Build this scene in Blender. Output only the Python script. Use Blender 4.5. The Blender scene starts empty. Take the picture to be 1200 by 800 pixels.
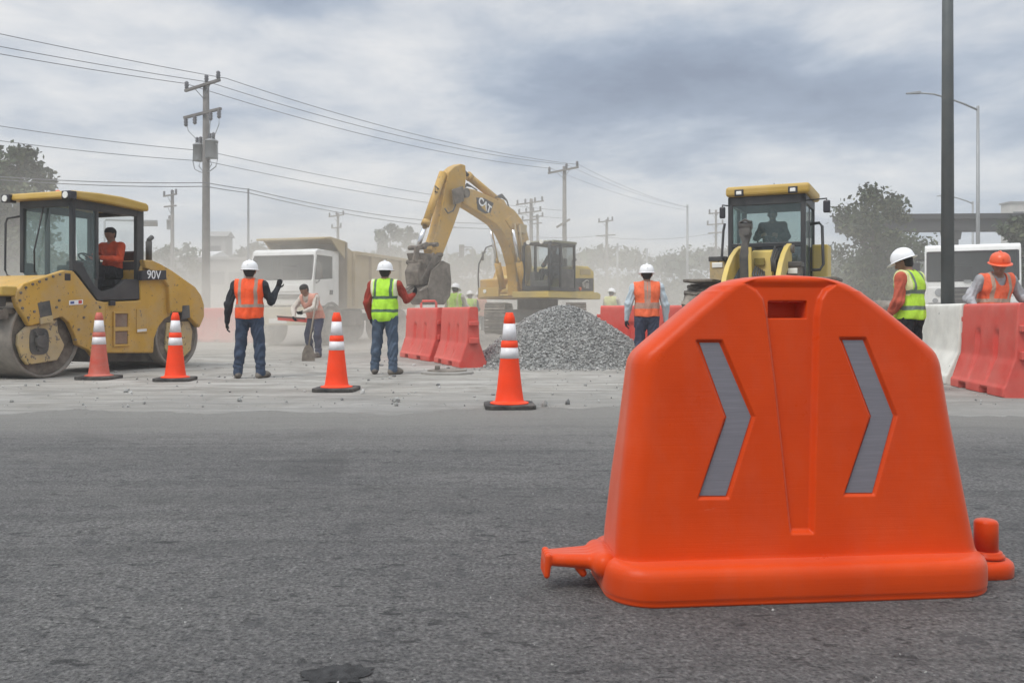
import bpy, bmesh, math, random
import numpy as np
from mathutils import Vector, Matrix

random.seed(7)
RNG = np.random.default_rng(7)
R = math.radians
scene = bpy.context.scene
COL = scene.collection
CAM_Z = 1.0

# ---------------------------------------------------------------- measuring the place from the photograph
def ground(px, py):
    d = 1000.0 / (py - 366.0)
    return ((px - 600) / 1000.0 * d, d)
def at(px, py, d):
    return Vector(((px - 600) / 1000.0 * d, d, CAM_Z + (366 - py) / 1000.0 * d))
class Frame:
    """A machine's own frame on the ground: s forward, v to its left, z up."""
    def __init__(self, loc, theta):
        self.x, self.y = loc
        self.h = R(180 + theta)
        self.F = (math.cos(self.h), math.sin(self.h))
        self.L = (-self.F[1], self.F[0])
    def side(self, px, py, v):
        u = (px - 600) / 1000.0
        X = self.x + v * self.L[0]; Y = self.y + v * self.L[1]
        s = (u * Y - X) / (self.F[0] - u * self.F[1])
        y = Y + s * self.F[1]
        return (s, CAM_Z + (366 - py) / 1000.0 * y)
    def front(self, px, py, s):
        u = (px - 600) / 1000.0
        X = self.x + s * self.F[0]; Y = self.y + s * self.F[1]
        v = (u * Y - X) / (self.L[0] - u * self.L[1])
        y = Y + v * self.L[1]
        return (v, CAM_Z + (366 - py) / 1000.0 * y)

# ---------------------------------------------------------------- mesh collecting
class MB:
    def __init__(self):
        self.v = []; self.f = []; self.mi = []; self.sm = []
    def add(self, verts, faces, mi=0, smooth=False):
        b = len(self.v)
        self.v.extend([tuple(p) for p in verts])
        for f in faces:
            self.f.append([b + i for i in f]); self.mi.append(mi); self.sm.append(smooth)
        return self
    def bx(self, x0, x1, y0, y1, z0, z1, mi=0, M=None):
        p = [(x0,y0,z0),(x1,y0,z0),(x1,y1,z0),(x0,y1,z0),(x0,y0,z1),(x1,y0,z1),(x1,y1,z1),(x0,y1,z1)]
        if M is not None: p = [M @ Vector(q) for q in p]
        return self.add(p, [(3,2,1,0),(4,5,6,7),(0,1,5,4),(1,2,6,5),(2,3,7,6),(3,0,4,7)], mi)
    def hexa(self, p, mi=0):
        return self.add(p, [(3,2,1,0),(4,5,6,7),(0,1,5,4),(1,2,6,5),(2,3,7,6),(3,0,4,7)], mi)
    def prism(self, poly, fn, t0, t1, mi=0, smooth=False):
        """poly: list of (a, b); fn(a, b, t) -> xyz, swept from t0 to t1"""
        n = len(poly)
        A = [fn(a, b, t0) for a, b in poly]; B = [fn(a, b, t1) for a, b in poly]
        self.add(A + B, [list(range(n))[::-1], [n + i for i in range(n)]], mi)
        b = len(self.v) - 2 * n
        for i in range(n):
            j = (i + 1) % n
            self.f.append([b + i, b + j, b + n + j, b + n + i]); self.mi.append(mi); self.sm.append(smooth)
        return self
    def side(self, poly, v0, v1, mi=0, smooth=False):
        return self.prism(poly, lambda a, b, t: (a, t, b), v1, v0, mi, smooth)
    def bar(self, p0, p1, w, h, mi=0, up=(0,0,1)):
        p0 = Vector(p0); p1 = Vector(p1); d = (p1 - p0).normalized(); up = Vector(up)
        if abs(d.dot(up)) > .97: up = Vector((1,0,0))
        a = d.cross(up).normalized(); b = a.cross(d)
        q = []
        for c in (p0, p1):
            q += [c - a*w/2 - b*h/2, c + a*w/2 - b*h/2, c + a*w/2 + b*h/2, c - a*w/2 + b*h/2]
        return self.add(q, [(0,1,2,3)[::-1],(4,5,6,7),(0,1,5,4),(1,2,6,5),(2,3,7,6),(3,0,4,7)], mi)
    def cyl(self, p0, p1, r0, r1=None, n=18, mi=0, smooth=True, caps=True):
        r1 = r0 if r1 is None else r1
        p0 = Vector(p0); p1 = Vector(p1); d = (p1 - p0).normalized()
        up = Vector((0,0,1)) if abs(d.z) < .95 else Vector((1,0,0))
        a = d.cross(up).normalized(); b = d.cross(a)
        q = []
        for c, r in ((p0, r0), (p1, r1)):
            for i in range(n):
                t = 2*math.pi*i/n
                q.append(c + (a*math.cos(t) + b*math.sin(t))*r)
        base = len(self.v)
        self.add(q, [(i, (i+1)%n, n+(i+1)%n, n+i) for i in range(n)], mi, smooth)
        if caps:
            self.f.append([base+i for i in range(n)][::-1]); self.mi.append(mi); self.sm.append(False)
            self.f.append([base+n+i for i in range(n)]); self.mi.append(mi); self.sm.append(False)
        return self
    def tube(self, pts, r, n=8, mi=0):
        pts = [Vector(p) for p in pts]; rr = list(r) if isinstance(r, (list, tuple)) else [r]*len(pts)
        q = []; up = Vector((0,0,1))
        for i, p in enumerate(pts):
            d = (pts[min(i+1, len(pts)-1)] - pts[max(i-1, 0)]).normalized()
            u = up if abs(d.dot(up)) < .95 else Vector((1,0,0))
            a = d.cross(u).normalized(); b = d.cross(a)
            for k in range(n):
                t = 2*math.pi*k/n
                q.append(p + (a*math.cos(t) + b*math.sin(t))*rr[i])
        F = []
        for i in range(len(pts)-1):
            for k in range(n):
                F.append((i*n+k, i*n+(k+1)%n, (i+1)*n+(k+1)%n, (i+1)*n+k))
        b = len(self.v); self.add(q, F, mi, True)
        self.f.append([b+k for k in range(n)][::-1]); self.mi.append(mi); self.sm.append(False)
        self.f.append([b+(len(pts)-1)*n+k for k in range(n)]); self.mi.append(mi); self.sm.append(False)
        return self
    def lathe(self, prof, n=32, mi=0, M=None, smooth=True, sx=1, sy=1):
        q = []
        for r, z in prof:
            for k in range(n):
                t = 2*math.pi*k/n
                p = Vector((r*math.cos(t)*sx, r*math.sin(t)*sy, z))
                q.append(M @ p if M is not None else p)
        F = []
        for i in range(len(prof)-1):
            for k in range(n):
                F.append((i*n+k, i*n+(k+1)%n, (i+1)*n+(k+1)%n, (i+1)*n+k))
        b = len(self.v); self.add(q, F, mi, smooth)
        for i, rev in ((0, True), (len(prof)-1, False)):
            if prof[i][0] > 1e-4:
                L = [b+i*n+k for k in range(n)]
                self.f.append(L[::-1] if rev else L); self.mi.append(mi); self.sm.append(False)
        return self
    def obj(self, name, mats, parent=None, bevel=0, seg=2, angle=35):
        if not isinstance(mats, (list, tuple)): mats = [mats]
        me = bpy.data.meshes.new(name)
        me.from_pydata(self.v, [], self.f)
        for m in mats: me.materials.append(m)
        me.polygons.foreach_set('material_index', self.mi)
        me.polygons.foreach_set('use_smooth', self.sm)
        me.update()
        bm = bmesh.new(); bm.from_mesh(me); bmesh.ops.recalc_face_normals(bm, faces=bm.faces); bm.to_mesh(me); bm.free()
        o = link(bpy.data.objects.new(name, me), parent)
        if bevel:
            b = o.modifiers.new('bevel', 'BEVEL'); b.width = bevel; b.segments = seg
            b.limit_method = 'ANGLE'; b.angle_limit = R(angle); b.use_clamp_overlap = True
        return o

def link(o, parent=None):
    COL.objects.link(o)
    if parent is not None: o.parent = parent
    return o
def np_obj(name, V, F, mats, parent=None, mi=None, smooth=True):
    if not isinstance(mats, (list, tuple)): mats = [mats]
    me = bpy.data.meshes.new(name)
    V = np.asarray(V, dtype=np.float32); F = np.asarray(F, dtype=np.int32)
    n, k = F.shape
    me.vertices.add(len(V)); me.vertices.foreach_set('co', V.ravel())
    me.loops.add(n*k); me.loops.foreach_set('vertex_index', F.ravel())
    me.polygons.add(n); me.polygons.foreach_set('loop_start', np.arange(0, n*k, k, dtype=np.int32))
    for m in mats: me.materials.append(m)
    if mi is not None: me.polygons.foreach_set('material_index', np.asarray(mi, dtype=np.int32))
    me.polygons.foreach_set('use_smooth', np.full(n, smooth, dtype=bool))
    me.update(calc_edges=True); me.validate()
    return link(bpy.data.objects.new(name, me), parent)
def tag(o, label=None, cat=None, group=None, kind=None):
    if label: o['label'] = label
    if cat: o['category'] = cat
    if group: o['group'] = group
    if kind: o['kind'] = kind
    return o
def thing(name, label, cat, loc=(0,0,0), rz=0, group=None):
    o = bpy.data.objects.new(name, None); COL.objects.link(o)
    o.empty_display_size = .2
    o.location = loc if len(loc) == 3 else (loc[0], loc[1], 0); o.rotation_euler = (0, 0, rz)
    return tag(o, label, cat, group)
def kids(o): return [c for c in COL.objects if c.parent is o]
def dup(o, loc=None, rz=None, label=None, parent=None, group=None):
    c = o.copy(); COL.objects.link(c)
    if parent is not None: c.parent = parent
    if loc is not None: c.location = loc if len(loc) == 3 else (loc[0], loc[1], 0)
    if rz is not None: c.rotation_euler = (0, 0, rz)
    if label: c['label'] = label
    if group: c['group'] = group
    for k in kids(o): dup(k, parent=c)
    return c
def text_mesh(name, body, size, mat, parent, M, extrude=.004, bold=0.0):
    cu = bpy.data.curves.new(name, 'FONT'); cu.body = body; cu.size = size; cu.extrude = extrude; cu.offset = bold
    cu.align_x = 'CENTER'; cu.align_y = 'CENTER'
    t = bpy.data.objects.new(name + '_source', cu); COL.objects.link(t)
    dg = bpy.context.evaluated_depsgraph_get()
    me = bpy.data.meshes.new_from_object(t.evaluated_get(dg))
    bpy.data.objects.remove(t); bpy.data.curves.remove(cu)
    me.transform(M); me.materials.clear(); me.materials.append(mat)
    me.name = name
    return link(bpy.data.objects.new(name, me), parent)

# ---------------------------------------------------------------- materials
def nodes(m):
    m.use_nodes = True
    nt = m.node_tree; nt.nodes.clear()
    return nt
def N(nt, kind, **kw):
    n = nt.nodes.new(kind)
    for k, v in kw.items():
        if k.startswith('i_'):
            n.inputs[k[2:].replace('_', ' ')].default_value = v
        else: setattr(n, k, v)
    return n
def ramp(nt, src, stops):
    r = nt.nodes.new('ShaderNodeValToRGB')
    e = r.color_ramp.elements
    while len(e) < len(stops): e.new(.5)
    for x, (p, c) in zip(e, stops):
        x.position = p; x.color = c if len(c) == 4 else (*c, 1)
    nt.links.new(src, r.inputs['Fac'])
    return r.outputs['Color']
def noise(nt, vec, scale, detail=4, rough=.55, dist=0):
    n = N(nt, 'ShaderNodeTexNoise')
    n.inputs['Scale'].default_value = scale; n.inputs['Detail'].default_value = detail
    n.inputs['Roughness'].default_value = rough; n.inputs['Distortion'].default_value = dist
    if vec is not None: nt.links.new(vec, n.inputs['Vector'])
    return n.outputs['Fac']
def mixc(nt, fac, a, b, mode='MIX'):
    m = N(nt, 'ShaderNodeMix', data_type='RGBA', blend_type=mode)
    for s, x in ((m.inputs['Factor'], fac), (m.inputs[6], a), (m.inputs[7], b)):
        if isinstance(x, (int, float)): s.default_value = x
        elif isinstance(x, tuple): s.default_value = x if len(x) == 4 else (*x, 1)
        else: nt.links.new(x, s)
    return m.outputs[2]
def mth(nt, op, a, b=None, c=None, clamp=False):
    m = N(nt, 'ShaderNodeMath', operation=op, use_clamp=clamp)
    for i, x in enumerate((a, b, c)):
        if x is None: continue
        if isinstance(x, (int, float)): m.inputs[i].default_value = x
        else: nt.links.new(x, m.inputs[i])
    return m.outputs[0]
DUST = (.40, .355, .295)
def mat(name, col, rough=.6, metal=0, var=.12, scale=5, dust=0, dscale=3.5, dthr=.52, bump=0, bscale=60, spec=.5, specks=None, dustcol=DUST):
    m = bpy.data.materials.new(name); nt = nodes(m)
    tc = N(nt, 'ShaderNodeTexCoord'); ov = tc.outputs['Object']
    out = N(nt, 'ShaderNodeOutputMaterial'); bs = N(nt, 'ShaderNodeBsdfPrincipled')
    nt.links.new(bs.outputs[0], out.inputs[0])
    bs.inputs['Metallic'].default_value = metal; bs.inputs['Specular IOR Level'].default_value = spec
    c0 = tuple(x*(1-var) for x in col); c1 = tuple(min(1, x*(1+var)) for x in col)
    c = ramp(nt, noise(nt, ov, scale, 5), [(.3, c0), (.7, c1)])
    rg = None
    if specks:
        scol, sscale, sthr = specks
        f = ramp(nt, noise(nt, ov, sscale, 3, .6), [(sthr, (0,0,0)), (sthr+.03, (1,1,1))])
        c = mixc(nt, f, c, scol)
    if dust:
        f = ramp(nt, noise(nt, ov, dscale, 8, .65), [(dthr-.18, (0,0,0)), (dthr+.18, (1,1,1))])
        f2 = mth(nt, 'MULTIPLY', f, dust)
        c = mixc(nt, f2, c, dustcol)
        rg = mth(nt, 'MULTIPLY_ADD', f2, .9-rough, rough)
    nt.links.new(c, bs.inputs['Base Color'])
    if rg is not None: nt.links.new(rg, bs.inputs['Roughness'])
    else: bs.inputs['Roughness'].default_value = rough
    if bump:
        b = N(nt, 'ShaderNodeBump'); b.inputs['Strength'].default_value = 1; b.inputs['Distance'].default_value = bump
        nt.links.new(noise(nt, ov, bscale, 4, .6), b.inputs['Height']); nt.links.new(b.outputs[0], bs.inputs['Normal'])
    return m
def glass(name, tint, refl=.10, rough=.03, film=None, film_amt=0):
    """Window glass as a single sheet: tinted see-through with a sheen and, where it is dirty, a film of dust."""
    m = bpy.data.materials.new(name); nt = nodes(m)
    out = N(nt, 'ShaderNodeOutputMaterial')
    t = N(nt, 'ShaderNodeBsdfTransparent'); t.inputs[0].default_value = (*tint, 1)
    g = N(nt, 'ShaderNodeBsdfGlossy'); g.inputs['Roughness'].default_value = rough; g.inputs['Color'].default_value = (.9,.95,.95,1)
    lw = N(nt, 'ShaderNodeLayerWeight')
    k = mth(nt, 'MULTIPLY_ADD', mth(nt, 'POWER', lw.outputs['Facing'], 5), .9, refl, clamp=True)
    a = N(nt, 'ShaderNodeMixShader'); nt.links.new(k, a.inputs[0]); nt.links.new(t.outputs[0], a.inputs[1]); nt.links.new(g.outputs[0], a.inputs[2])
    last = a.outputs[0]
    if film_amt:
        tc = N(nt, 'ShaderNodeTexCoord')
        f = ramp(nt, noise(nt, tc.outputs['Object'], 2.2, 6, .6), [(.25, (0,0,0)), (.8, (1,1,1))])
        f = mth(nt, 'MULTIPLY_ADD', f, film_amt, film_amt*.5)
        d = N(nt, 'ShaderNodeBsdfDiffuse'); d.inputs[0].default_value = (*(film or DUST), 1)
        b = N(nt, 'ShaderNodeMixShader'); nt.links.new(f, b.inputs[0]); nt.links.new(last, b.inputs[1]); nt.links.new(d.outputs[0], b.inputs[2]); last = b.outputs[0]
    nt.links.new(last, out.inputs[0])
    return m

YEL = mat('machine_yellow', (.53,.305,.040), .5, 0, .12, 2.0, dust=.45, dscale=2.6, dthr=.60, specks=((.15,.10,.05), 15, .635))
YELC = mat('machine_yellow_clean', (.52,.335,.06), .45, 0, .10, 2.0, dust=.30, dscale=2.0, dthr=.62)
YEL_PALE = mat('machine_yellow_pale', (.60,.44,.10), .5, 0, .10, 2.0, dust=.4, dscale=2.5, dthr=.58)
YOKE = mat('yoke_worn_yellow', (.52,.37,.14), .6, 0, .15, 4, dust=.6, dscale=3, dthr=.5, specks=((.07,.05,.035), 14, .60))
BLACK = mat('black_frame', (.022,.026,.03), .5, 0, .2, 3, dust=.12, dscale=2)
DARK = mat('dark_grey', (.045,.047,.048), .6, 0, .2, 4, dust=.3, dscale=3)
GREASE = mat('greasy_brown_steel', (.085,.07,.055), .6, .3, .3, 8, dust=.6, dscale=5)
STEEL = mat('worn_drum_steel', (.17,.155,.14), .55, .35, .2, 3, dust=.75, dscale=3, dthr=.45, bump=.002, bscale=80)
CHROME = mat('chrome_rod', (.75,.76,.78), .15, 1, .03)
TYRE = mat('tyre_rubber', (.035,.033,.031), .85, 0, .2, 6, dust=.75, dscale=4, dthr=.48)
WHITE = mat('white_paint', (.76,.76,.74), .4, 0, .05, 2, dust=.3, dscale=2.2, dthr=.6)
WHITE_T = mat('white_truck_paint', (.74,.745,.73), .4, 0, .05, 2, dust=.25, dscale=2.2, dthr=.62)
TAN = mat('tan_bed_paint', (.42,.31,.13), .6, 0, .12, 2, dust=.6, dscale=2, dthr=.5)
TAN_D = mat('tan_bed_steel', (.25,.19,.115), .7, 0, .15, 2, dust=.6, dscale=2, dthr=.5)
GLASS_G = glass('green_tinted_glass', (.56,.68,.65), .07, film=(.20,.27,.26), film_amt=.20)
GLASS_C = glass('clear_cab_glass', (.85,.88,.88), .07)
GLASS_D = glass('dusty_cab_glass', (.40,.45,.45), .05, film_amt=.18)
GLASS_K = glass('dark_windscreen', (.14,.17,.18), .05, film=(.26,.28,.28), film_amt=.09)
LAMP = mat('lamp_lens', (.85,.85,.8), .15, 0, .03)
AMBER = mat('amber_lens', (.75,.14,.03), .25, 0, .05)
SEAT = mat('seat_vinyl', (.025,.027,.03), .6, 0, .2)
WHITE_LET = mat('white_lettering', (.82,.82,.82), .5, 0, .03)
SIGNBLK = mat('black_plate', (.025,.024,.03), .45, 0, .1)
ORANGE_CONE = mat('cone_orange', (.95,.060,.008), .5, 0, .06, 6, spec=.25, dust=.07, dscale=5, dthr=.62)
ORANGE_DULL = mat('cone_orange_dull', (.58,.07,.035), .55, 0, .10, 6, dust=.35, dscale=5, dthr=.5)
CONE_WHITE = mat('cone_white_band', (.80,.79,.80), .35, 0, .05, 14, dust=.25, dscale=9, dthr=.62)
RUBBER = mat('black_rubber', (.022,.022,.022), .75, 0, .2, 8, dust=.30, dscale=6, dthr=.58)
RED_BAR = mat('red_plastic', (.62,.060,.042), .5, 0, .10, 3, dust=.30, dscale=2.4, dthr=.54, dustcol=(.62,.34,.28))
CONC = mat('pale_concrete', (.74,.73,.67), .85, 0, .12, 2.5, dust=.3, dscale=4, dthr=.6, bump=.002, bscale=50, specks=((.25,.25,.23), 7, .70))
GALV = mat('galvanised_steel', (.22,.23,.235), .5, .5, .12, 2)
GALV_L = mat('pole_light_grey', (.28,.29,.295), .55, .3, .1, 2)
WOODP = mat('weathered_pole_timber', (.16,.15,.14), .85, 0, .2, 3)
WIRE = mat('overhead_cable', (.14,.145,.155), .6, 0, .05)
CERAM = mat('insulator_ceramic', (.12,.12,.13), .3, 0, .1)
# ================================================================ sky, sun, air
SUN_EL, SUN_AZ = R(55), R(226)        # azimuth measured from +Y clockwise: behind the camera, a little to its left
def build_world():
    w = bpy.data.worlds.new('World'); scene.world = w
    w.use_nodes = True; nt = w.node_tree; nt.nodes.clear()
    out = N(nt, 'ShaderNodeOutputWorld'); bg = N(nt, 'ShaderNodeBackground'); bg.inputs['Strength'].default_value = .1
    nt.links.new(bg.outputs[0], out.inputs[0])
    sky = N(nt, 'ShaderNodeTexSky', sky_type='NISHITA', sun_disc=False, sun_elevation=SUN_EL, sun_rotation=SUN_AZ)
    sky.dust_density = 2
    tc = N(nt, 'ShaderNodeTexCoord'); d = tc.outputs['Generated']
    sep = N(nt, 'ShaderNodeSeparateXYZ'); nt.links.new(d, sep.inputs[0])
    X, Y, Z = sep.outputs
    # a cloud deck: the view direction laid onto a level sheet overhead
    zz = mth(nt, 'ADD', mth(nt, 'MAXIMUM', Z, 0.0), .15)
    cx = mth(nt, 'DIVIDE', X, zz); cy = mth(nt, 'DIVIDE', Y, zz)
    cmb = N(nt, 'ShaderNodeCombineXYZ'); nt.links.new(cx, cmb.inputs[0]); nt.links.new(cy, cmb.inputs[1])
    mp = N(nt, 'ShaderNodeMapping'); nt.links.new(cmb.outputs[0], mp.inputs[0])
    mp.inputs['Location'].default_value = CLOUD_OFF; mp.inputs['Rotation'].default_value = (0, 0, R(12))
    n1 = noise(nt, mp.outputs[0], .95, 10, .60, .25)
    n2 = noise(nt, mp.outputs[0], .22, 3, .5, 0)
    n3 = noise(nt, mp.outputs[0], 2.3, 9, .64, .25)
    f = mth(nt, 'ADD', mth(nt, 'MULTIPLY', n1, .52), mth(nt, 'ADD', mth(nt, 'MULTIPLY', n2, .26), mth(nt, 'MULTIPLY', n3, .22)))
    f = mth(nt, 'MULTIPLY_ADD', mth(nt, 'SUBTRACT', f, .5), 1.55, .468)
    # the dark bank of cloud that hangs ahead, over the excavator and towards the right
    def bank(ax, az, sx, sz, amt):
        a = mth(nt, 'DIVIDE', mth(nt, 'SUBTRACT', X, ax), sx); b = mth(nt, 'DIVIDE', mth(nt, 'SUBTRACT', Z, az), sz)
        e = mth(nt, 'ADD', mth(nt, 'MULTIPLY', a, a), mth(nt, 'MULTIPLY', b, b))
        g = mth(nt, 'MULTIPLY', mth(nt, 'POWER', 2.718, mth(nt, 'MULTIPLY', e, -1)), amt)
        return mth(nt, 'MULTIPLY', g, mth(nt, 'GREATER_THAN', Y, 0))
    for args in BANKS:
        f = mth(nt, 'ADD', f, bank(*args))
    cl = ramp(nt, f, CLOUD_RAMP)
    # thinner and paler towards the horizon
    hz = mth(nt, 'POWER', mth(nt, 'SUBTRACT', 1, mth(nt, 'MINIMUM', mth(nt, 'MULTIPLY', mth(nt, 'MAXIMUM', Z, 0), 4.2), 1)), 1.6)
    cl = mixc(nt, mth(nt, 'MULTIPLY', hz, .70), cl, HORIZON_COL)
    zen = N(nt, 'ShaderNodeMapRange', interpolation_type='SMOOTHSTEP'); nt.links.new(Z, zen.inputs[0])   # an overcast sky is brightest overhead
    zen.inputs[1].default_value = .38; zen.inputs[2].default_value = .95; zen.inputs[3].default_value = 1.0; zen.inputs[4].default_value = 2.6
    cl2 = N(nt, 'ShaderNodeVectorMath', operation='SCALE'); nt.links.new(cl, cl2.inputs[0]); nt.links.new(zen.outputs[0], cl2.inputs['Scale']); cl = cl2.outputs[0]
    sc_ = N(nt, 'ShaderNodeVectorMath', operation='SCALE'); nt.links.new(cl, sc_.inputs[0]); sc_.inputs['Scale'].default_value = CLOUD_GAIN
    col = mixc(nt, .90, sky.outputs[0], sc_.outputs[0])
    nt.links.new(col, bg.inputs['Color'])
CLOUD_OFF = (3.1, 7.4, 0)
CLOUD_GAIN = 7.0
HORIZON_COL = (.51, .57, .65)
CLOUD_RAMP = [(.33, (.98,.98,.98)), (.43, (.77,.805,.855)), (.52, (.53,.60,.705)), (.60, (.39,.46,.58)), (.74, (.29,.345,.45))]
BANKS = [(-.387,.278,.17,.045,-.13), (-.123,.30,.10,.04,-.13), (-.237,.335,.08,.022,.14), (.058,.229,.2,.05,.13), (.207,.265,.14,.045,.12), (.324,.20,.17,.04,.13), (.40,.24,.08,.03,.10), (.363,.30,.10,.025,-.14), (.367,.14,.2,.025,-.04), (-.40,.185,.2,.05,-.05)]
build_world()
sun = bpy.data.lights.new('sun', 'SUN'); sun.energy = 1.4; sun.angle = R(20); sun.color = (1, .955, .89)
so = link(bpy.data.objects.new('sun', sun))
sd = Vector((math.sin(SUN_AZ)*math.cos(SUN_EL), math.cos(SUN_AZ)*math.cos(SUN_EL), math.sin(SUN_EL)))
so.rotation_euler = (-sd).to_track_quat('-Z', 'Y').to_euler(); so.location = sd*30

cam = bpy.data.cameras.new('camera'); co = link(bpy.data.objects.new('camera', cam))
co.location = (0, 0, CAM_Z); co.rotation_euler = (R(90), 0, 0)
cam.sensor_width = 36; cam.lens = 30; cam.shift_y = -34/1200; cam.clip_start = .05; cam.clip_end = 3000
scene.camera = co
vs = scene.view_settings; vs.view_transform = 'Standard'; vs.look = 'None'; vs.exposure = .34; vs.gamma = 1
scene.cycles.use_denoising = True
scene.cycles.max_bounces = 8; scene.cycles.volume_bounces = 2; scene.cycles.transparent_max_bounces = 16
scene.cycles.caustics_reflective = False; scene.cycles.caustics_refractive = False

# the dusty air: one closed box of thin even haze, and the cloud of dust the machines raise
def volume_mat(name, col, dens, node_density=None, aniso=0.0):
    m = bpy.data.materials.new(name); nt = nodes(m)
    out = N(nt, 'ShaderNodeOutputMaterial'); pv = N(nt, 'ShaderNodeVolumePrincipled')
    pv.inputs['Color'].default_value = (*col, 1); pv.inputs['Density'].default_value = dens
    pv.inputs['Anisotropy'].default_value = aniso
    nt.links.new(pv.outputs[0], out.inputs['Volume'])
    if node_density: nt.links.new(node_density(nt), pv.inputs['Density'])
    return m
mb = MB().bx(-150, 150, -4, 190, -1.2, 16)
tag(mb.obj('haze', volume_mat('haze_air', (.92,.92,.91), .0024)), kind='stuff')
def dust_density(nt):
    tc = N(nt, 'ShaderNodeTexCoord'); ov = tc.outputs['Object']
    sep = N(nt, 'ShaderNodeSeparateXYZ'); nt.links.new(ov, sep.inputs[0]); X, Y, Z = sep.outputs
    def smooth(x, a, b):
        mr = N(nt, 'ShaderNodeMapRange', interpolation_type='SMOOTHSTEP'); nt.links.new(x, mr.inputs[0])
        mr.inputs[1].default_value = a; mr.inputs[2].default_value = b; mr.inputs[3].default_value = 0; mr.inputs[4].default_value = 1
        return mr.outputs[0]
    mul = lambda *a: a[0] if len(a) == 1 else mth(nt, 'MULTIPLY', a[0], mul(*a[1:]))
    edge = mul(smooth(Y, 16.2, 23), smooth(Y, 78, 60), smooth(X, -34, -16), smooth(X, 17, 7))
    low = mth(nt, 'POWER', 2.718, mth(nt, 'MULTIPLY', mth(nt, 'MAXIMUM', Z, 0), -.42))
    top = smooth(Z, 7.6, 4.0)
    mp = N(nt, 'ShaderNodeMapping'); nt.links.new(ov, mp.inputs[0]); mp.inputs['Scale'].default_value = (1, .7, 1.5)
    n = noise(nt, mp.outputs[0], .24, 5, .58, .5)
    puff = smooth(n, .33, .68)
    puff = mth(nt, 'MULTIPLY_ADD', puff, 1.15, .10)
    # thickest round the truck and the digging bucket
    dx = mth(nt, 'DIVIDE', mth(nt, 'ADD', X, 5.2), 7.5); dy = mth(nt, 'DIVIDE', mth(nt, 'SUBTRACT', Y, 24), 8)
    core = mth(nt, 'POWER', 2.718, mth(nt, 'MULTIPLY', mth(nt, 'ADD', mth(nt, 'MULTIPLY', dx, dx), mth(nt, 'MULTIPLY', dy, dy)), -1))
    amt = mth(nt, 'MULTIPLY_ADD', core, 1.9, 1.0)
    return mul(edge, low, top, puff, amt, DUST_DENS)
DUST_DENS = .085
mb = MB().bx(-34, 34, 15, 78, .02, 7.6)
dc = tag(mb.obj('dust_cloud', volume_mat('raised_dust', (.93,.885,.81), .03, dust_density)), kind='stuff')

# ================================================================ ground and road
def ground_mat():
    m = bpy.data.materials.new('dusty_ground'); nt = nodes(m)
    out = N(nt, 'ShaderNodeOutputMaterial'); bs = N(nt, 'ShaderNodeBsdfPrincipled'); nt.links.new(bs.outputs[0], out.inputs[0])
    tc = N(nt, 'ShaderNodeTexCoord'); ov = tc.outputs['Object']
    mp = N(nt, 'ShaderNodeMapping'); nt.links.new(ov, mp.inputs[0]); mp.inputs['Scale'].default_value = (.62, 1.15, 1); mp.inputs['Rotation'].default_value = (0,0,R(-9))
    streak = noise(nt, mp.outputs[0], 1.5, 9, .64, 1.2)
    big = noise(nt, ov, .35, 5, .55)
    fine = noise(nt, ov, 22, 6, .65)
    c = ramp(nt, streak, [(.30, (.15,.143,.128)), (.42, (.28,.268,.24)), (.57, (.385,.37,.34)), (.72, (.48,.465,.43))])
    c = mixc(nt, ramp(nt, big, [(.35, (0,0,0)), (.7, (.5,.5,.5))]), c, (.35,.325,.28))
    c = mixc(nt, ramp(nt, fine, [(.58, (0,0,0)), (.72, (.55,.55,.55))]), c, (.20,.19,.175))
    # tyre and drum tracks pressed into the dust
    mp2 = N(nt, 'ShaderNodeMapping'); nt.links.new(ov, mp2.inputs[0]); mp2.inputs['Scale'].default_value = (.13, 1.5, 1); mp2.inputs['Rotation'].default_value = (0,0,R(7))
    trk = noise(nt, mp2.outputs[0], 1.2, 6, .62, 1.6)
    wet = noise(nt, ov, .8, 6, .6, 1.0); c = mixc(nt, ramp(nt, wet, [(.54, (0,0,0)), (.66, (.5,.5,.5))]), c, (.20,.19,.17))
    c = mixc(nt, ramp(nt, trk, [(.52, (0,0,0)), (.58, (.6,.6,.6)), (.64, (0,0,0))]), c, (.19,.18,.16))
    # thin dust over old asphalt where the works meet the road
    sep = N(nt, 'ShaderNodeSeparateXYZ'); nt.links.new(ov, sep.inputs[0])
    nr = N(nt, 'ShaderNodeMapRange', interpolation_type='SMOOTHSTEP'); nt.links.new(mth(nt, 'ADD', sep.outputs[1], mth(nt, 'MULTIPLY', mth(nt, 'SUBTRACT', noise(nt, mp.outputs[0], .9, 7, .65, .8), .5), 7.0)), nr.inputs[0])
    nr.inputs[1].default_value = 11.6; nr.inputs[2].default_value = 8.2; nr.inputs[3].default_value = 0; nr.inputs[4].default_value = .85
    c = mixc(nt, mth(nt, 'MULTIPLY', nr.outputs[0], ramp(nt, fine, [(.3, (1,1,1)), (.7, (.55,.55,.55))])), c, (.225,.22,.207))
    nt.links.new(c, bs.inputs['Base Color']); bs.inputs['Roughness'].default_value = .92; bs.inputs['Specular IOR Level'].default_value = .2
    b = N(nt, 'ShaderNodeBump'); b.inputs['Distance'].default_value = .02
    nt.links.new(mth(nt, 'ADD', fine, mth(nt, 'MULTIPLY', streak, 1.5)), b.inputs['Height']); nt.links.new(b.outputs[0], bs.inputs['Normal'])
    return m
g = MB().add([(-900,-60,0),(900,-60,0),(900,1500,0),(-900,1500,0)], [(0,1,2,3)]).obj('ground', ground_mat()); tag(g, kind='structure')

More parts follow.
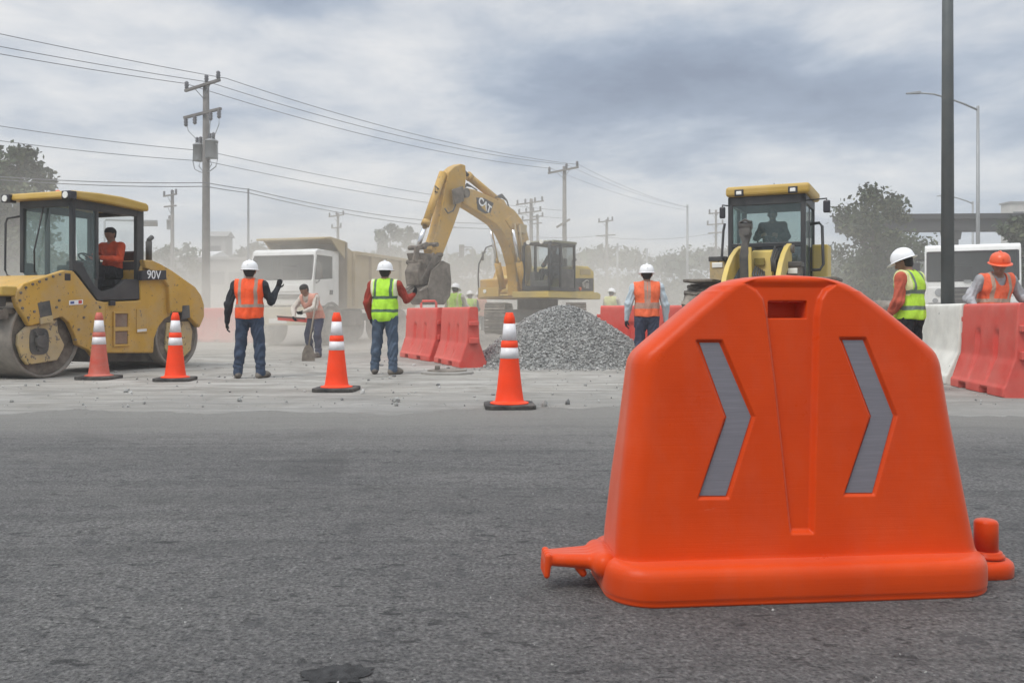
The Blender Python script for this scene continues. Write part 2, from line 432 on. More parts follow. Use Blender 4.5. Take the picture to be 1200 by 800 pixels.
def road_mat():
    m = bpy.data.materials.new('worn_asphalt'); nt = nodes(m)
    out = N(nt, 'ShaderNodeOutputMaterial'); bs = N(nt, 'ShaderNodeBsdfPrincipled'); nt.links.new(bs.outputs[0], out.inputs[0])
    tc = N(nt, 'ShaderNodeTexCoord'); ov = tc.outputs['Object']
    sep = N(nt, 'ShaderNodeSeparateXYZ'); nt.links.new(ov, sep.inputs[0]); X, Y, Z = sep.outputs
    vor = N(nt, 'ShaderNodeTexVoronoi', feature='F1'); vor.inputs['Scale'].default_value = 85; nt.links.new(ov, vor.inputs['Vector'])
    vor2 = N(nt, 'ShaderNodeTexVoronoi', feature='F1'); vor2.inputs['Scale'].default_value = 190; nt.links.new(ov, vor2.inputs['Vector'])
    fine = noise(nt, ov, 64, 8, .72)
    med = noise(nt, ov, 9, 6, .62)
    big = noise(nt, ov, .9, 6, .6)
    c = ramp(nt, fine, [(.37, (.075,.074,.072)), (.47, (.183,.179,.174)), (.55, (.236,.231,.223)), (.66, (.40,.39,.37))])
    c = mixc(nt, ramp(nt, vor2.outputs['Color'], [(.55, (0,0,0)), (.95, (.55,.55,.55))]), c, (.205,.202,.198))
    c = mixc(nt, .9, c, ramp(nt, big, [(.3, (.80,.80,.81)), (.7, (1.18,1.17,1.15))]), 'MULTIPLY')
    c = mixc(nt, ramp(nt, med, [(.34, (.6,.6,.6)), (.46, (0,0,0))]), c, (.10,.10,.102))
    mpp = N(nt, 'ShaderNodeMapping'); nt.links.new(ov, mpp.inputs[0]); mpp.inputs['Scale'].default_value = (.7, 1.5, 1)
    pit = noise(nt, mpp.outputs[0], 13, 7, .68, .6)
    c = mixc(nt, ramp(nt, pit, [(.36, (.8,.8,.8)), (.415, (0,0,0))]), c, (.060,.060,.060))
    c = mixc(nt, ramp(nt, noise(nt, ov, 41, 4, .6), [(.70, (0,0,0)), (.75, (.5,.5,.5))]), c, (.33,.32,.305))
    oil = noise(nt, ov, .55, 3, .5, 1.2); c = mixc(nt, ramp(nt, oil, [(.60, (0,0,0)), (.70, (.40,.40,.40))]), c, (.085,.084,.083))
    mpc = N(nt, 'ShaderNodeMapping'); nt.links.new(ov, mpc.inputs[0]); mpc.inputs['Scale'].default_value = (.10, 1.5, 1); mpc.inputs['Rotation'].default_value = (0,0,R(-9))
    ty = noise(nt, mpc.outputs[0], 1.0, 3, .55, .5); c = mixc(nt, ramp(nt, ty, [(.47, (0,0,0)), (.52, (.32,.32,.32)), (.57, (0,0,0))]), c, (.095,.094,.093))
    vc = N(nt, 'ShaderNodeTexVoronoi', feature='DISTANCE_TO_EDGE'); vc.inputs['Scale'].default_value = .55; wv = N(nt, 'ShaderNodeVectorMath', operation='ADD'); ns = N(nt, 'ShaderNodeTexNoise'); ns.inputs['Scale'].default_value = 2.4; ns.inputs['Detail'].default_value = 6; nt.links.new(ov, ns.inputs['Vector']); nt.links.new(ov, wv.inputs[0]); nt.links.new(ns.outputs['Color'], wv.inputs[1]); nt.links.new(wv.outputs[0], vc.inputs['Vector'])
    crk = mth(nt, 'MULTIPLY', ramp(nt, vc.outputs['Distance'], [(.0, (1,1,1)), (.010, (0,0,0))]), ramp(nt, noise(nt, ov, .8, 2), [(.50, (0,0,0)), (.62, (.7,.7,.7))])); c = mixc(nt, crk, c, (.045,.044,.043))
    # dust trodden and driven out from the works: streaks along the road and a fading skirt at the far edge
    mp = N(nt, 'ShaderNodeMapping'); nt.links.new(ov, mp.inputs[0]); mp.inputs['Scale'].default_value = (.18, 1.9, 1); mp.inputs['Rotation'].default_value = (0,0,R(5))
    st = noise(nt, mp.outputs[0], 1.1, 7, .62, .8)
    far = N(nt, 'ShaderNodeMapRange', interpolation_type='SMOOTHSTEP'); nt.links.new(mth(nt, 'ADD', Y, mth(nt, 'MULTIPLY', st, 2.2)), far.inputs[0])
    far.inputs[1].default_value = 6.9; far.inputs[2].default_value = 9.5
    k = mth(nt, 'MULTIPLY', ramp(nt, st, [(.46, (0,0,0)), (.72, (1,1,1))]), .42)
    k2 = N(nt, 'ShaderNodeMapRange', interpolation_type='SMOOTHSTEP'); nt.links.new(Y, k2.inputs[0]); k2.inputs[1].default_value = 2.8; k2.inputs[2].default_value = 6.5
    k = mth(nt, 'MULTIPLY', k, k2.outputs[0])
    gr = ramp(nt, noise(nt, ov, 30, 5, .7), [(.3, (.35,.35,.35)), (.7, (1,1,1))])
    k = mth(nt, 'MAXIMUM', mth(nt, 'MULTIPLY', k, gr), mth(nt, 'MULTIPLY', far.outputs[0], mth(nt, 'MULTIPLY_ADD', gr, .45, .52)), clamp=True)
    c = mixc(nt, k, c, (.345,.332,.303))
    nt.links.new(c, bs.inputs['Base Color']); bs.inputs['Roughness'].default_value = .82; bs.inputs['Specular IOR Level'].default_value = .3
    h = mth(nt, 'ADD', mth(nt, 'ADD', mth(nt, 'MULTIPLY', pit, 1.4), mth(nt, 'MULTIPLY', vor.outputs['Distance'], -.55)), mth(nt, 'ADD', mth(nt, 'MULTIPLY', fine, 1.0), mth(nt, 'MULTIPLY', med, 1.3)))
    b = N(nt, 'ShaderNodeBump'); b.inputs['Distance'].default_value = .030; b.inputs['Strength'].default_value = 1
    nt.links.new(h, b.inputs['Height']); nt.links.new(b.outputs[0], bs.inputs['Normal'])
    return m
mb = MB(); rr = random.Random(3)
edge = []
for i in range(1201):
    x = -60 + i*.1
    y = 8.55 + .028*x*0 + .40*math.sin(x*.35+1) + .24*math.sin(x*1.1) + .14*math.sin(x*2.9+2) + .08*math.sin(x*6.7) + rr.uniform(-.07,.07) - (.35 if x > 3 else 0)
    edge.append((x, y, .004))
mb.add([(-60,-40,.004),(60,-40,.004)] + edge[::-1], [list(range(2+len(edge)))])
tag(mb.obj('road', road_mat()), kind='structure')

# low rise of dug soil under the excavator
V, F = [], []
nr, na = 14, 48
for i in range(nr+1):
    for k in range(na):
        r = 4.6*i/nr; t = 2*math.pi*k/na
        q = min(1, max(0, (4.6-r)/2.0)); q = q*q*(3-2*q)
        V.append((.75+r*math.cos(t), 26.2+r*math.sin(t), -.02+.37*q + (.05*math.sin(r*5+t*3)+.04*math.sin(t*11))*q*(1 if r > 2.6 else .2)))
for i in range(nr):
    for k in range(na):
        F.append((i*na+k, (i+1)*na+k, (i+1)*na+(k+1)%na, i*na+(k+1)%na))
tag(np_obj('terrain', V, F, mat('dug_soil', (.30,.275,.24), .95, 0, .25, 3, bump=.03, bscale=9)), kind='structure')

# ---------------------------------------------------------------- scattered stones
def rock_mesh(seed):
    r = np.random.default_rng(seed)
    bm = bmesh.new(); bmesh.ops.create_icosphere(bm, subdivisions=1, radius=1)
    V = np.array([v.co[:] for v in bm.verts]); F = np.array([[v.index for v in f.verts] for f in bm.faces]); bm.free()
    V *= (1 + r.uniform(-.3, .25, (len(V), 1)))
    V *= r.uniform(.6, 1.1, (1, 3))
    return V, F
def scatter_rocks(pts, sizes, seed):
    r = np.random.default_rng(seed); rocks = [rock_mesh(seed*10+i) for i in range(8)]
    VV, FF = [], []; b = 0
    for p, s in zip(pts, sizes):
        V, F = rocks[r.integers(8)]
        a, e, t = r.uniform(0, 2*math.pi, 3)
        ca, sa, ce, se = math.cos(a), math.sin(a), math.cos(e), math.sin(e)
        Mx = np.array([[ca,-sa,0],[sa,ca,0],[0,0,1]]) @ np.array([[1,0,0],[0,ce,-se],[0,se,ce]])
        VV.append(V @ Mx.T * s + p); FF.append(F + b); b += len(V)
    return np.concatenate(VV), np.concatenate(FF)
STONES = [mat('gravel_mid', (.30,.30,.285), .9, 0, .2, 9), mat('gravel_dark', (.165,.165,.16), .9, 0, .2, 9), mat('gravel_light', (.44,.435,.415), .9, 0, .15, 9)]
def loose():
    r = np.random.default_rng(5); P, S = [], []
    for _ in range(1150):       # on the dirt strip
        y = 9 + 9*r.random()**1.3; x = r.uniform(-.75, .75)*y
        s = .006 + .020*r.random()**3 + (.03 if r.random() < .04 else 0); P.append((x, y, s*.35)); S.append(s)
    for _ in range(420):       # grit on the asphalt
        y = 2.1 + 6*r.random()**1.6; x = r.uniform(-.62, .62)*y
        s = .0018 + .0042*r.random()**4; P.append((x, y, .004+s*.4)); S.append(s)
    V, F = scatter_rocks(P, S, 5)
    mi = np.repeat(np.random.default_rng(2).choice(3, len(P), p=[.55,.2,.25]), 20)
    tag(np_obj('gravel_grit', V, F, STONES, mi=mi, smooth=False), kind='stuff')
loose()
def gravel_pile():
    r = np.random.default_rng(11)
    cx, cy, rx, ry, H = .97, 16.75, 1.84, 1.75, 1.14
    lob = lambda t: 1 + .06*math.sin(2*t+.6) + .05*math.sin(3*t+2) + .03*math.sin(5*t)
    def hgt(x, y):
        t = math.atan2((y-cy)/ry, (x-cx)/rx); q = math.hypot((x-cx)/rx, (y-cy)/ry)/lob(t)
        if q >= 1: return 0
        return H*(1-q**1.55)**1.12 + .02*math.sin(x*6)*math.sin(y*5)*(1-q)
    V, F = [], []; nr, na = 30, 72
    for i in range(nr+1):
        for k in range(na):
            t = 2*math.pi*k/na; q = i/nr*lob(t)
            x, y = cx+rx*q*math.cos(t), cy+ry*q*math.sin(t)
            V.append((x, y, hgt(x, y) - .012))
    for i in range(nr):
        for k in range(na): F.append((i*na+k, (i+1)*na+k, (i+1)*na+(k+1)%na, i*na+(k+1)%na))
    P, S = [], []
    while len(P) < 17000:
        x, y = cx + r.uniform(-1.25, 1.25)*rx, cy + r.uniform(-1.25, 1.0)*ry
        if y > cy + .5: continue
        h = hgt(x, y); s = .010 + .014*r.random()**2 + (.014 if r.random() < .06 else 0)
        if h <= 0:
            q = math.hypot((x-cx)/rx, (y-cy)/ry)
            if r.random() > .16*math.exp(-(q-1)*7): continue
        P.append((x, y, h + s*.25)); S.append(s)
    SV, SF = scatter_rocks(P, S, 3)
    n0 = len(V); V = np.concatenate([np.array(V), SV])
    Fq = np.array(F); Ft = np.concatenate([Fq[:, [0,1,2]], Fq[:, [0,2,3]]])
    FF = np.concatenate([Ft, SF + n0])
    mi = np.concatenate([np.zeros(len(Ft), int), np.repeat(r.choice(3, len(P), p=[.52,.28,.20]), 20)])
    o = np_obj('gravel_pile', V, FF, STONES, mi=mi, smooth=False)
    tag(o, 'heap of grey crushed gravel in front of the yellow excavator', 'gravel pile', kind='stuff')
gravel_pile()

# fresh dark patch broken into the asphalt near the camera
mb = MB(); x0, y0 = ground(395, 792); rr = random.Random(9); P = []
for k in range(40):
    t = 2*math.pi*k/40; q = 1 + .14*math.sin(2*t+1) + .07*math.sin(5*t) + rr.uniform(-.20,.12)
    P.append((x0 + .088*q*math.cos(t), y0 + .075*q*math.sin(t), .0075))
mb.add(P, [list(range(40))])
tag(mb.obj('asphalt_patch', mat('fresh_bitumen', (.035,.035,.035), .9, 0, .6, 30, bump=.012, bscale=90)), 'small dark bitumen patch in the grey asphalt nearest the camera', 'patch', kind='structure')
# ================================================================ bodies as one continuous surface
def surface_nets(vals, origin, h):
    s = vals < 0
    shp = tuple(n-1 for n in vals.shape)
    acc = np.zeros(shp + (3,)); cnt = np.zeros(shp)
    cross_all = []
    for ax in range(3):
        lo = [slice(None)]*3; hi = [slice(None)]*3
        lo[ax] = slice(0, -1); hi[ax] = slice(1, None); lo, hi = tuple(lo), tuple(hi)
        cr = s[lo] != s[hi]; cross_all.append((cr, s[lo]))
        ii = np.nonzero(cr)
        v0 = vals[lo][ii]; v1 = vals[hi][ii]; t = v0/(v0-v1)
        pos = np.stack(ii, 1).astype(float); pos[:, ax] += t
        b, c = (ax+1) % 3, (ax+2) % 3
        for db in (0, 1):
            for dc_ in (0, 1):
                ci = [x.copy() for x in ii]; ci[b] = ci[b]-db; ci[c] = ci[c]-dc_
                ok = (ci[b] >= 0) & (ci[c] >= 0) & (ci[b] < shp[b]) & (ci[c] < shp[c])
                q = tuple(x[ok] for x in ci)
                np.add.at(acc, q, pos[ok]); np.add.at(cnt, q, 1)
    m = cnt > 0; idx = np.full(shp, -1); idx[m] = np.arange(m.sum())
    V = acc[m]/cnt[m][:, None]*h + np.asarray(origin)
    F = []
    for ax in range(3):
        cr, s0 = cross_all[ax]; b, c = (ax+1) % 3, (ax+2) % 3
        ii = np.nonzero(cr); ok = (ii[b] > 0) & (ii[c] > 0) & (ii[b] < vals.shape[b]-1) & (ii[c] < vals.shape[c]-1)
        ii = tuple(x[ok] for x in ii); inside = s0[ii]
        def cell(db, dc_):
            q = list(ii); q[b] = q[b]-db; q[c] = q[c]-dc_
            return idx[tuple(q)]
        Q = np.stack([cell(1,1), cell(0,1), cell(0,0), cell(1,0)], 1)
        Q[~inside] = Q[~inside][:, ::-1]
        F.append(Q)
    return V, np.concatenate(F)
def prim_dist(P, pr):
    a, b, ra, rb, ys = pr[:5]
    sc = np.array([1, 1/ys, 1.0]); a = np.asarray(a, float)*sc; b = np.asarray(b, float)*sc; P = P*sc
    ba = b-a; L2 = max(ba @ ba, 1e-9)
    t = np.clip(((P-a) @ ba)/L2, 0, 1)
    return np.linalg.norm(P - a - t[..., None]*ba, axis=-1) - (ra + (rb-ra)*t)
def sdf_grid(prims, h, k=.025, pad=.05, offset=0.0):
    lo = np.min([np.minimum(p[0], p[1]) - max(p[2], p[3]) for p in prims], axis=0) - pad - offset
    hi = np.max([np.maximum(p[0], p[1]) + max(p[2], p[3]) for p in prims], axis=0) + pad + offset
    n = np.ceil((hi-lo)/h).astype(int) + 1
    vals = np.full(n, .12)
    for p in prims:
        kk = p[6] if len(p) > 6 else k
        mg = max(p[2], p[3]) + kk + 3*h + offset
        l = np.maximum(np.floor((np.minimum(p[0], p[1]) - mg - lo)/h).astype(int), 0)
        u = np.minimum(np.ceil((np.maximum(p[0], p[1]) + mg - lo)/h).astype(int) + 1, n)
        ax = [lo[i] + h*np.arange(l[i], u[i]) for i in range(3)]
        P = np.stack(np.meshgrid(*ax, indexing='ij'), -1)
        d = prim_dist(P, p); sl = tuple(slice(l[i], u[i]) for i in range(3)); o = vals[sl]
        e = np.clip(.5 + .5*(o-d)/kk, 0, 1)
        vals[sl] = o*(1-e) + d*e - kk*e*(1-e)
    return vals - offset, lo

def cloth(name, col, var=.14, rough=.85, bump=.022, bscale=11):
    return mat(name, col, rough, 0, var, 7, bump=bump, bscale=bscale, spec=.2)
SKIN = mat('skin', (.27,.145,.09), .55, 0, .08, 12)
HAIR = mat('dark_hair', (.012,.010,.009), .7, 0, .2, 30)
JEANS = cloth('blue_jeans', (.045,.065,.105)); JEANS_L = cloth('faded_jeans', (.075,.105,.15)); JEANS_D = cloth('black_trousers', (.016,.017,.02))
WORK_T = cloth('grey_blue_trousers', (.06,.07,.11))
BOOT = mat('dusty_boot', (.07,.06,.052), .8, 0, .2, 10, dust=.5, dscale=9)
GLOVE = cloth('dark_glove', (.02,.02,.022)); SH_BLACK = cloth('dark_shirt', (.028,.031,.037)); SH_RED = cloth('brick_red_shirt', (.30,.045,.03))
SH_RUST = cloth('rust_shirt', (.46,.10,.06)); SH_GREY = cloth('pale_grey_shirt', (.50,.52,.55)); SH_CHECK = cloth('grey_check_shirt', (.33,.33,.34), .3); SH_PALE = cloth('pale_shirt', (.55,.50,.44))
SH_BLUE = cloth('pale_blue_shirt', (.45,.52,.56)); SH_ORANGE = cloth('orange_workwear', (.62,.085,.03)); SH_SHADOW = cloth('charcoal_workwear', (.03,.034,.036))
HAT_W = mat('white_hard_hat', (.84,.84,.84), .3, 0, .03); HAT_O = mat('orange_hard_hat', (.80,.11,.03), .35, 0, .05)
def vest_mat(name, col, stripe, hz, vx, vtop=None, trim=None):
    """hi-vis cloth; hz: level bands (z0, z1), vx: upright bands (|x| from, to) above the given height"""
    m = bpy.data.materials.new(name); nt = nodes(m)
    out = N(nt, 'ShaderNodeOutputMaterial'); bs = N(nt, 'ShaderNodeBsdfPrincipled'); nt.links.new(bs.outputs[0], out.inputs[0])
    tc = N(nt, 'ShaderNodeTexCoord'); ov = tc.outputs['Object']
    sep = N(nt, 'ShaderNodeSeparateXYZ'); nt.links.new(ov, sep.inputs[0]); X, Y, Z = sep.outputs
    wob = mth(nt, 'MULTIPLY', mth(nt, 'SUBTRACT', noise(nt, ov, 6, 2), .5), .035)
    Zw = mth(nt, 'ADD', Z, wob); AX = mth(nt, 'ADD', mth(nt, 'ABSOLUTE', X), wob)
    band = lambda v, a, b: mth(nt, 'MULTIPLY', mth(nt, 'GREATER_THAN', v, a), mth(nt, 'LESS_THAN', v, b))
    f = None
    for a, b in hz:
        q = band(Zw, a, b); f = q if f is None else mth(nt, 'MAXIMUM', f, q)
    if vx:
        q = mth(nt, 'MULTIPLY', band(AX, vx[0], vx[1]), mth(nt, 'GREATER_THAN', Zw, vx[2])); f = mth(nt, 'MAXIMUM', f, q)
    c = ramp(nt, noise(nt, ov, 8, 4), [(.3, tuple(x*.82 for x in col)), (.7, tuple(min(1, x*1.12) for x in col))])
    if trim:
        q = band(AX, trim[1], 1); c = mixc(nt, mth(nt, 'MULTIPLY', q, mth(nt, 'GREATER_THAN', Z, trim[2])), c, trim[0])
    c = mixc(nt, f, c, stripe)
    nt.links.new(c, bs.inputs['Base Color']); bs.inputs['Roughness'].default_value = .75
    b = N(nt, 'ShaderNodeBump'); b.inputs['Distance'].default_value = .03
    mp = N(nt, 'ShaderNodeMapping'); nt.links.new(ov, mp.inputs[0]); mp.inputs['Scale'].default_value = (1.6, 1, .6)
    nt.links.new(noise(nt, mp.outputs[0], 11, 3, .5, .6), b.inputs['Height']); nt.links.new(b.outputs[0], bs.inputs['Normal'])
    return m
V_ORANGE = vest_mat('orange_vest', (.95,.095,.012), (.36,.26,.21), [(1.075,1.125)], (.095,.145,1.1))
V_YELLOW = vest_mat('yellow_vest', (.47,.84,.045), (.085,.15,.09), [(1.19,1.235),(.985,1.03)], (.105,.15,1.2), trim=((.70,.72,.50), .165, 1.2))
V_YELLOW2 = vest_mat('yellow_vest_angled', (.50,.78,.05), (.16,.20,.16), [(1.22,1.27),(1.03,1.08)], (.10,.145,1.24), trim=((.72,.72,.35), .16, 1.2))
V_ORANGE2 = vest_mat('faded_orange_vest', (.85,.15,.05), (.42,.24,.18), [(1.06,1.16)], (.0,.05,1.1))
V_ORANGE3 = vest_mat('coral_orange_vest', (.88,.15,.06), (.45,.33,.25), [(1.08,1.13)], (.09,.135,1.1))
V_FAR_Y = vest_mat('distant_yellow_vest', (.46,.70,.10), (.60,.66,.30), [(1.05,1.1)], (.10,.15,1.1))
V_FAR_P = vest_mat('distant_pink_vest', (.66,.33,.25), (.6,.4,.3), [(1.05,1.1)], None)
V_FAR_W = vest_mat('distant_pale_vest', (.62,.62,.30), (.7,.7,.5), [(1.05,1.1)], None)

def hand(pr, wr, d, n, side, lab, curl=.6):
    wr = np.array(wr, float); d = np.array(d, float); d /= np.linalg.norm(d); n = np.array(n, float); n -= d*(n @ d); n /= np.linalg.norm(n)
    a = np.cross(d, n)*side
    for o in (-.022, 0, .022): pr.append((wr+a*o*.6, wr+d*.085+a*o, .021, .018, 1, lab, .015))
    for i, L in enumerate((.85, 1.0, .95, .75)):
        b = wr + d*.088 + a*(.033-.022*i)
        k = b + (d*math.cos(curl*.5) + n*math.sin(curl*.5))*.042*L
        e = k + (d*math.cos(curl*1.6) + n*math.sin(curl*1.6))*.04*L
        pr.append((b, k, .0105, .0098, 1, lab, .006)); pr.append((k, e, .0098, .0085, 1, lab, .006))
    t0 = wr + d*.03 + a*.03; t1 = t0 + d*.03 + a*.032 + n*.012; t2 = t1 + d*.034 + a*.006 + n*.014
    pr.append((t0, t1, .014, .012, 1, lab, .01)); pr.append((t1, t2, .012, .0095, 1, lab, .006))

STAND = dict(pel=(0,0,.95), waist=(0,.005,1.09), chest=(0,0,1.30), neck=(0,-.005,1.47), head=(0,.015,1.615),
    shL=(-.185,0,1.41), elL=(-.245,-.03,1.13), wrL=(-.255,.04,.885), shR=(.185,0,1.41), elR=(.245,-.03,1.13), wrR=(.255,.04,.885),
    hipL=(-.09,0,.91), knL=(-.115,.02,.50), anL=(-.125,-.02,.10), toeL=(-.145,.15,.045),
    hipR=(.09,0,.91), knR=(.115,.02,.50), anR=(.125,-.02,.10), toeR=(.145,.15,.045),
    hdL=None, hdR=None, face=(0,1,0))
def person(label, loc, heading, over, shirt, trousers, hands, vest=None, hat=None, hem=.90, group=None, res=.0095, cat='worker', scale=1.0, z=0, boots=BOOT, vest_dark=None, skin=None, hair=True):
    """heading: the compass direction the body faces, degrees from +Y towards +X"""
    J = dict(STAND); J.update(over); A = {k: (np.array(v, float) if v is not None and k not in ('hdL','hdR') else v) for k, v in J.items()}
    t = thing('person', label, cat, (loc[0], loc[1], z), -R(heading), group); t.scale = (scale,)*3
    for q in J:                                    # a sturdier build than the bare skeleton
        if q[:2] in ('sh','el','wr','hi','kn','an','to') and A[q] is not None: A[q] = A[q]*np.array([1.09, 1, 1])
    pr = []
    add = lambda a, b, ra, rb, ys, lab, k=.03: pr.append((np.array(a, float), np.array(b, float), ra, rb, ys, lab, k))
    X = np.array([1.,0,0]); sd = A['shR'] - A['shL']; sx = sd/np.linalg.norm(sd)
    hx = A['hipR'] - A['hipL']; hx = hx/np.linalg.norm(hx)
    # torso
    add(A['chest']-sx*.085+(0,0,.02), A['chest']+sx*.085+(0,0,.02), .108, .108, .92, 'shirt', .05)
    add(A['waist']-sx*.06, A['waist']+sx*.06, .112, .112, .95, 'shirt', .06)
    add(A['waist'], A['chest'], .135, .14, .85, 'shirt', .06)
    add(A['chest'], A['neck'], .11, .055, .85, 'shirt', .05)
    for s in 'LR': add(A['neck']-(0,0,.045), A['sh'+s], .062, .068, .9, 'shirt', .05)
    pr[:] = [(a, b, ra*1.10, rb*1.10, ys, l, k) for a, b, ra, rb, ys, l, k in pr]
    ntorso = len(pr)
    add(A['pel']-hx*.06, A['pel']+hx*.06, .115, .115, .95, 'trousers', .05)
    add(A['pel'], A['waist'], .13, .125, .9, 'shirt', .05)
    for s in 'LR':
        add(A['sh'+s], A['el'+s], .066, .052, 1, 'shirt'); add(A['el'+s], A['wr'+s], .050, .036, 1, 'shirt', .02)
        m = (A['el'+s]+A['wr'+s])/2; add(A['el'+s], m, .053, .046, 1, 'shirt', .02)
        add(A['hip'+s], A['kn'+s], .098, .069, 1, 'trousers', .04); add(A['kn'+s], A['an'+s]-(0,0,.01), .068, .062, 1, 'trousers', .02)
        cm = A['kn'+s]*.62 + A['an'+s]*.38 + (0,-.012,0); add(A['kn'+s], cm, .066, .066, 1, 'trousers', .03)
        f = A['toe'+s]-A['an'+s]; heel = A['an'+s] - np.array([f[0], f[1], 0])*.28; heel[2] = A['toe'+s][2]-.002
        add(A['an'+s], A['an'+s]-(0,0,.03), .05, .052, 1, 'boot', .02)
        add(heel, A['toe'+s], .046, .041, 1, 'boot', .03); add(A['an'+s]-(0,0,.01), A['toe'+s]-f*.25+(0,0,.008), .05, .04, 1, 'boot', .03)
        hd = A['hd'+s]
        d, n = hd if hd is not None else ((A['wr'+s]-A['el'+s]), ((-1 if s == 'R' else 1)*1.0, .35, 0))
        hand(pr, A['wr'+s], d, n, 1 if s == 'L' else -1, 'hand')
    pr[ntorso:] = [(p if p[5] in ('boot','hand') else (p[0], p[1], p[2]*1.11, p[3]*1.11, p[4], p[5], p[6])) for p in pr[ntorso:]]
    # head
    fd = A['face']/np.linalg.norm(A['face']); fl = np.cross((0,0,1.), fd); fl = fl/np.linalg.norm(fl); up = np.cross(fd, fl); H = A['head']
    add(A['neck']-(0,0,.02), H-up*.05-fd*.02, .056, .053, 1, 'skin', .03)
    add(H+up*.035-fd*.015, H+up*.025+fd*.018, .083, .078, 1, 'skin', .02)
    add(H-up*.03+fd*.02, H-up*.065+fd*.045, .068, .042, 1, 'skin', .03)
    add(H+up*.012+fd*.085, H-up*.02+fd*.104, .012, .017, 1, 'skin', .012)          # nose
    for q in (-1, 1):
        add(H+up*.015+fl*q*.083-fd*.005, H-up*.018+fl*q*.08-fd*.002, .017, .012, 1, 'skin', .008)   # ears
        add(H+up*.034+fl*q*.034+fd*.076, H+up*.034+fl*q*.012+fd*.083, .011, .011, 1, 'skin', .01)   # brow
        add(H+up*.016+fl*q*.033+fd*.078, H+up*.016+fl*q*.026+fd*.079, .008, .008, 1, 'eye', .004)
    add(H-up*.05+fl*.02+fd*.086, H-up*.05-fl*.02+fd*.086, .008, .008, 1, 'lip', .008)
    vals, lo = sdf_grid(pr, res)
    gx, gy, gz = [lo[i] + res*np.arange(vals.shape[i]) for i in range(3)]; GX, GY, GZ = np.meshgrid(gx, gy, gz, indexing='ij')
    body_z = A['neck'][2] - .06; lowz = A['anL'][2] + .02
    fold = np.sin(GZ*46 + 7*np.sin(GX*17+1) + 5*np.sin(GY*23))*.0055 + np.sin(GZ*27 - GX*31 + 3*np.sin(GY*14))*.006 + np.sin(GZ*85 + GX*20)*.006*np.exp(-((GZ-lowz-.06)/.07)**2)
    fold *= np.clip((body_z-GZ)/.05, 0, 1)*np.clip((GZ-lowz)/.05, 0, 1)
    for s in 'LR': fold *= np.clip((np.sqrt((GX-A['wr'+s][0])**2 + (GY-A['wr'+s][1])**2 + (GZ-A['wr'+s][2])**2) - .12)/.06, 0, 1)
    vals = vals + fold
    V, F = surface_nets(vals, lo, res)
    C = V[F].mean(1)
    D = np.stack([prim_dist(C, p) for p in pr], 1); lab = np.argmin(D, 1)
    names = ['shirt','trousers','skin','boot','hand','eye','lip']
    li = np.array([names.index(p[5]) for p in pr]); mi = li[lab]
    zt = A['pel'][2] + .03
    tors = (mi == 0) & (C[:,2] < zt) & (np.abs(C[:,0]) < .2) & (lab <= ntorso+1)
    mi[tors] = 1
    LIP = SKIN
    np_obj('body', V, F, [shirt, trousers, skin or SKIN, boots, hands, HAIR, LIP], t, mi)
    if vest is not None:
        tp = [p for p in pr[:ntorso]] + [(A['pel']-hx*.065, A['pel']+hx*.065, .130, .130, .95, 'shirt', .05), (A['pel'], A['waist'], .152, .145, .9, 'shirt', .05)]
        vv, l2 = sdf_grid(tp, .011, .05, .08, .024)
        ax = [l2[i] + .011*np.arange(vv.shape[i]) for i in range(3)]
        P = np.stack(np.meshgrid(*ax, indexing='ij'), -1)
        wob = .006*np.sin(P[...,0]*21+P[...,1]*9)
        vv = vv + .008*np.sin(P[...,0]*24 + 9*P[...,2])*np.sin(P[...,2]*15+P[...,1]*18) + .006*np.sin(P[...,0]*47-11*P[...,2]+3)*np.clip((1.25-P[...,2])*4,0,1)
        vv = np.maximum(vv, hem + wob - P[...,2])
        vv = np.maximum(vv, np.abs((P - A['chest']) @ sx) - .212)
        vv = np.maximum(vv, -(np.linalg.norm((P - A['neck'] - fd*.03)*np.array([1,.9,.55]), axis=-1) - .088))
        VV, VF = surface_nets(vv, l2, .011)
        np_obj('vest', VV, VF, vest, t)
    M = Matrix((( *fl, ), ( *fd, ), ( *up, ))).transposed().to_4x4(); M.translation = Vector(H)
    if hair:
        hb = []
        hb.append((H+up*.03-fd*.028, H-up*.018-fd*.03, .088, .072, 1, 'h', .02)); hb.append((H+up*.045-fd*.02, H+up*.055+fd*.01, .087, .08, 1, 'h', .02))
        vv, l2 = sdf_grid(hb, .012); VV, VF = surface_nets(vv, l2, .012); np_obj('hair', VV, VF, HAIR, t)
    if hat is not None:
        mb = MB(); T = M @ Matrix.Translation((0, -.005, .045))
        prof = [(.118, -.008), (.122, .0), (.121, .03), (.112, .07), (.092, .103), (.06, .124), (.025, .132), (0, .133)]
        mb.lathe(prof, 28, 0, T, sx=1.0, sy=1.16)
        n = 40; ring = []                                                        # brim, longer at the front
        for k in range(n):
            a = 2*math.pi*k/n; fr = max(0, math.sin(a))**2
            for q, zq in ((.110, .004), (.142 + .035*fr, -.010 - .010*fr), (.142+.035*fr, -.016-.010*fr), (.108, -.008)):
                ring.append(T @ Vector((q*math.cos(a), q*math.sin(a)*1.16, zq)))
        mb.add(ring, [(k*4+j, k*4+(j+1)%4, ((k+1)%n)*4+(j+1)%4, ((k+1)%n)*4+j) for k in range(n) for j in range(4)], 0, True)
        ridge = [T @ Vector((0, .137*math.cos(R(w)), .004+.134*math.sin(R(w)))) for w in range(15, 170, 12)]
        mb.tube(ridge, .012, 8)
        mb.obj('hard_hat', hat, t)
    return t

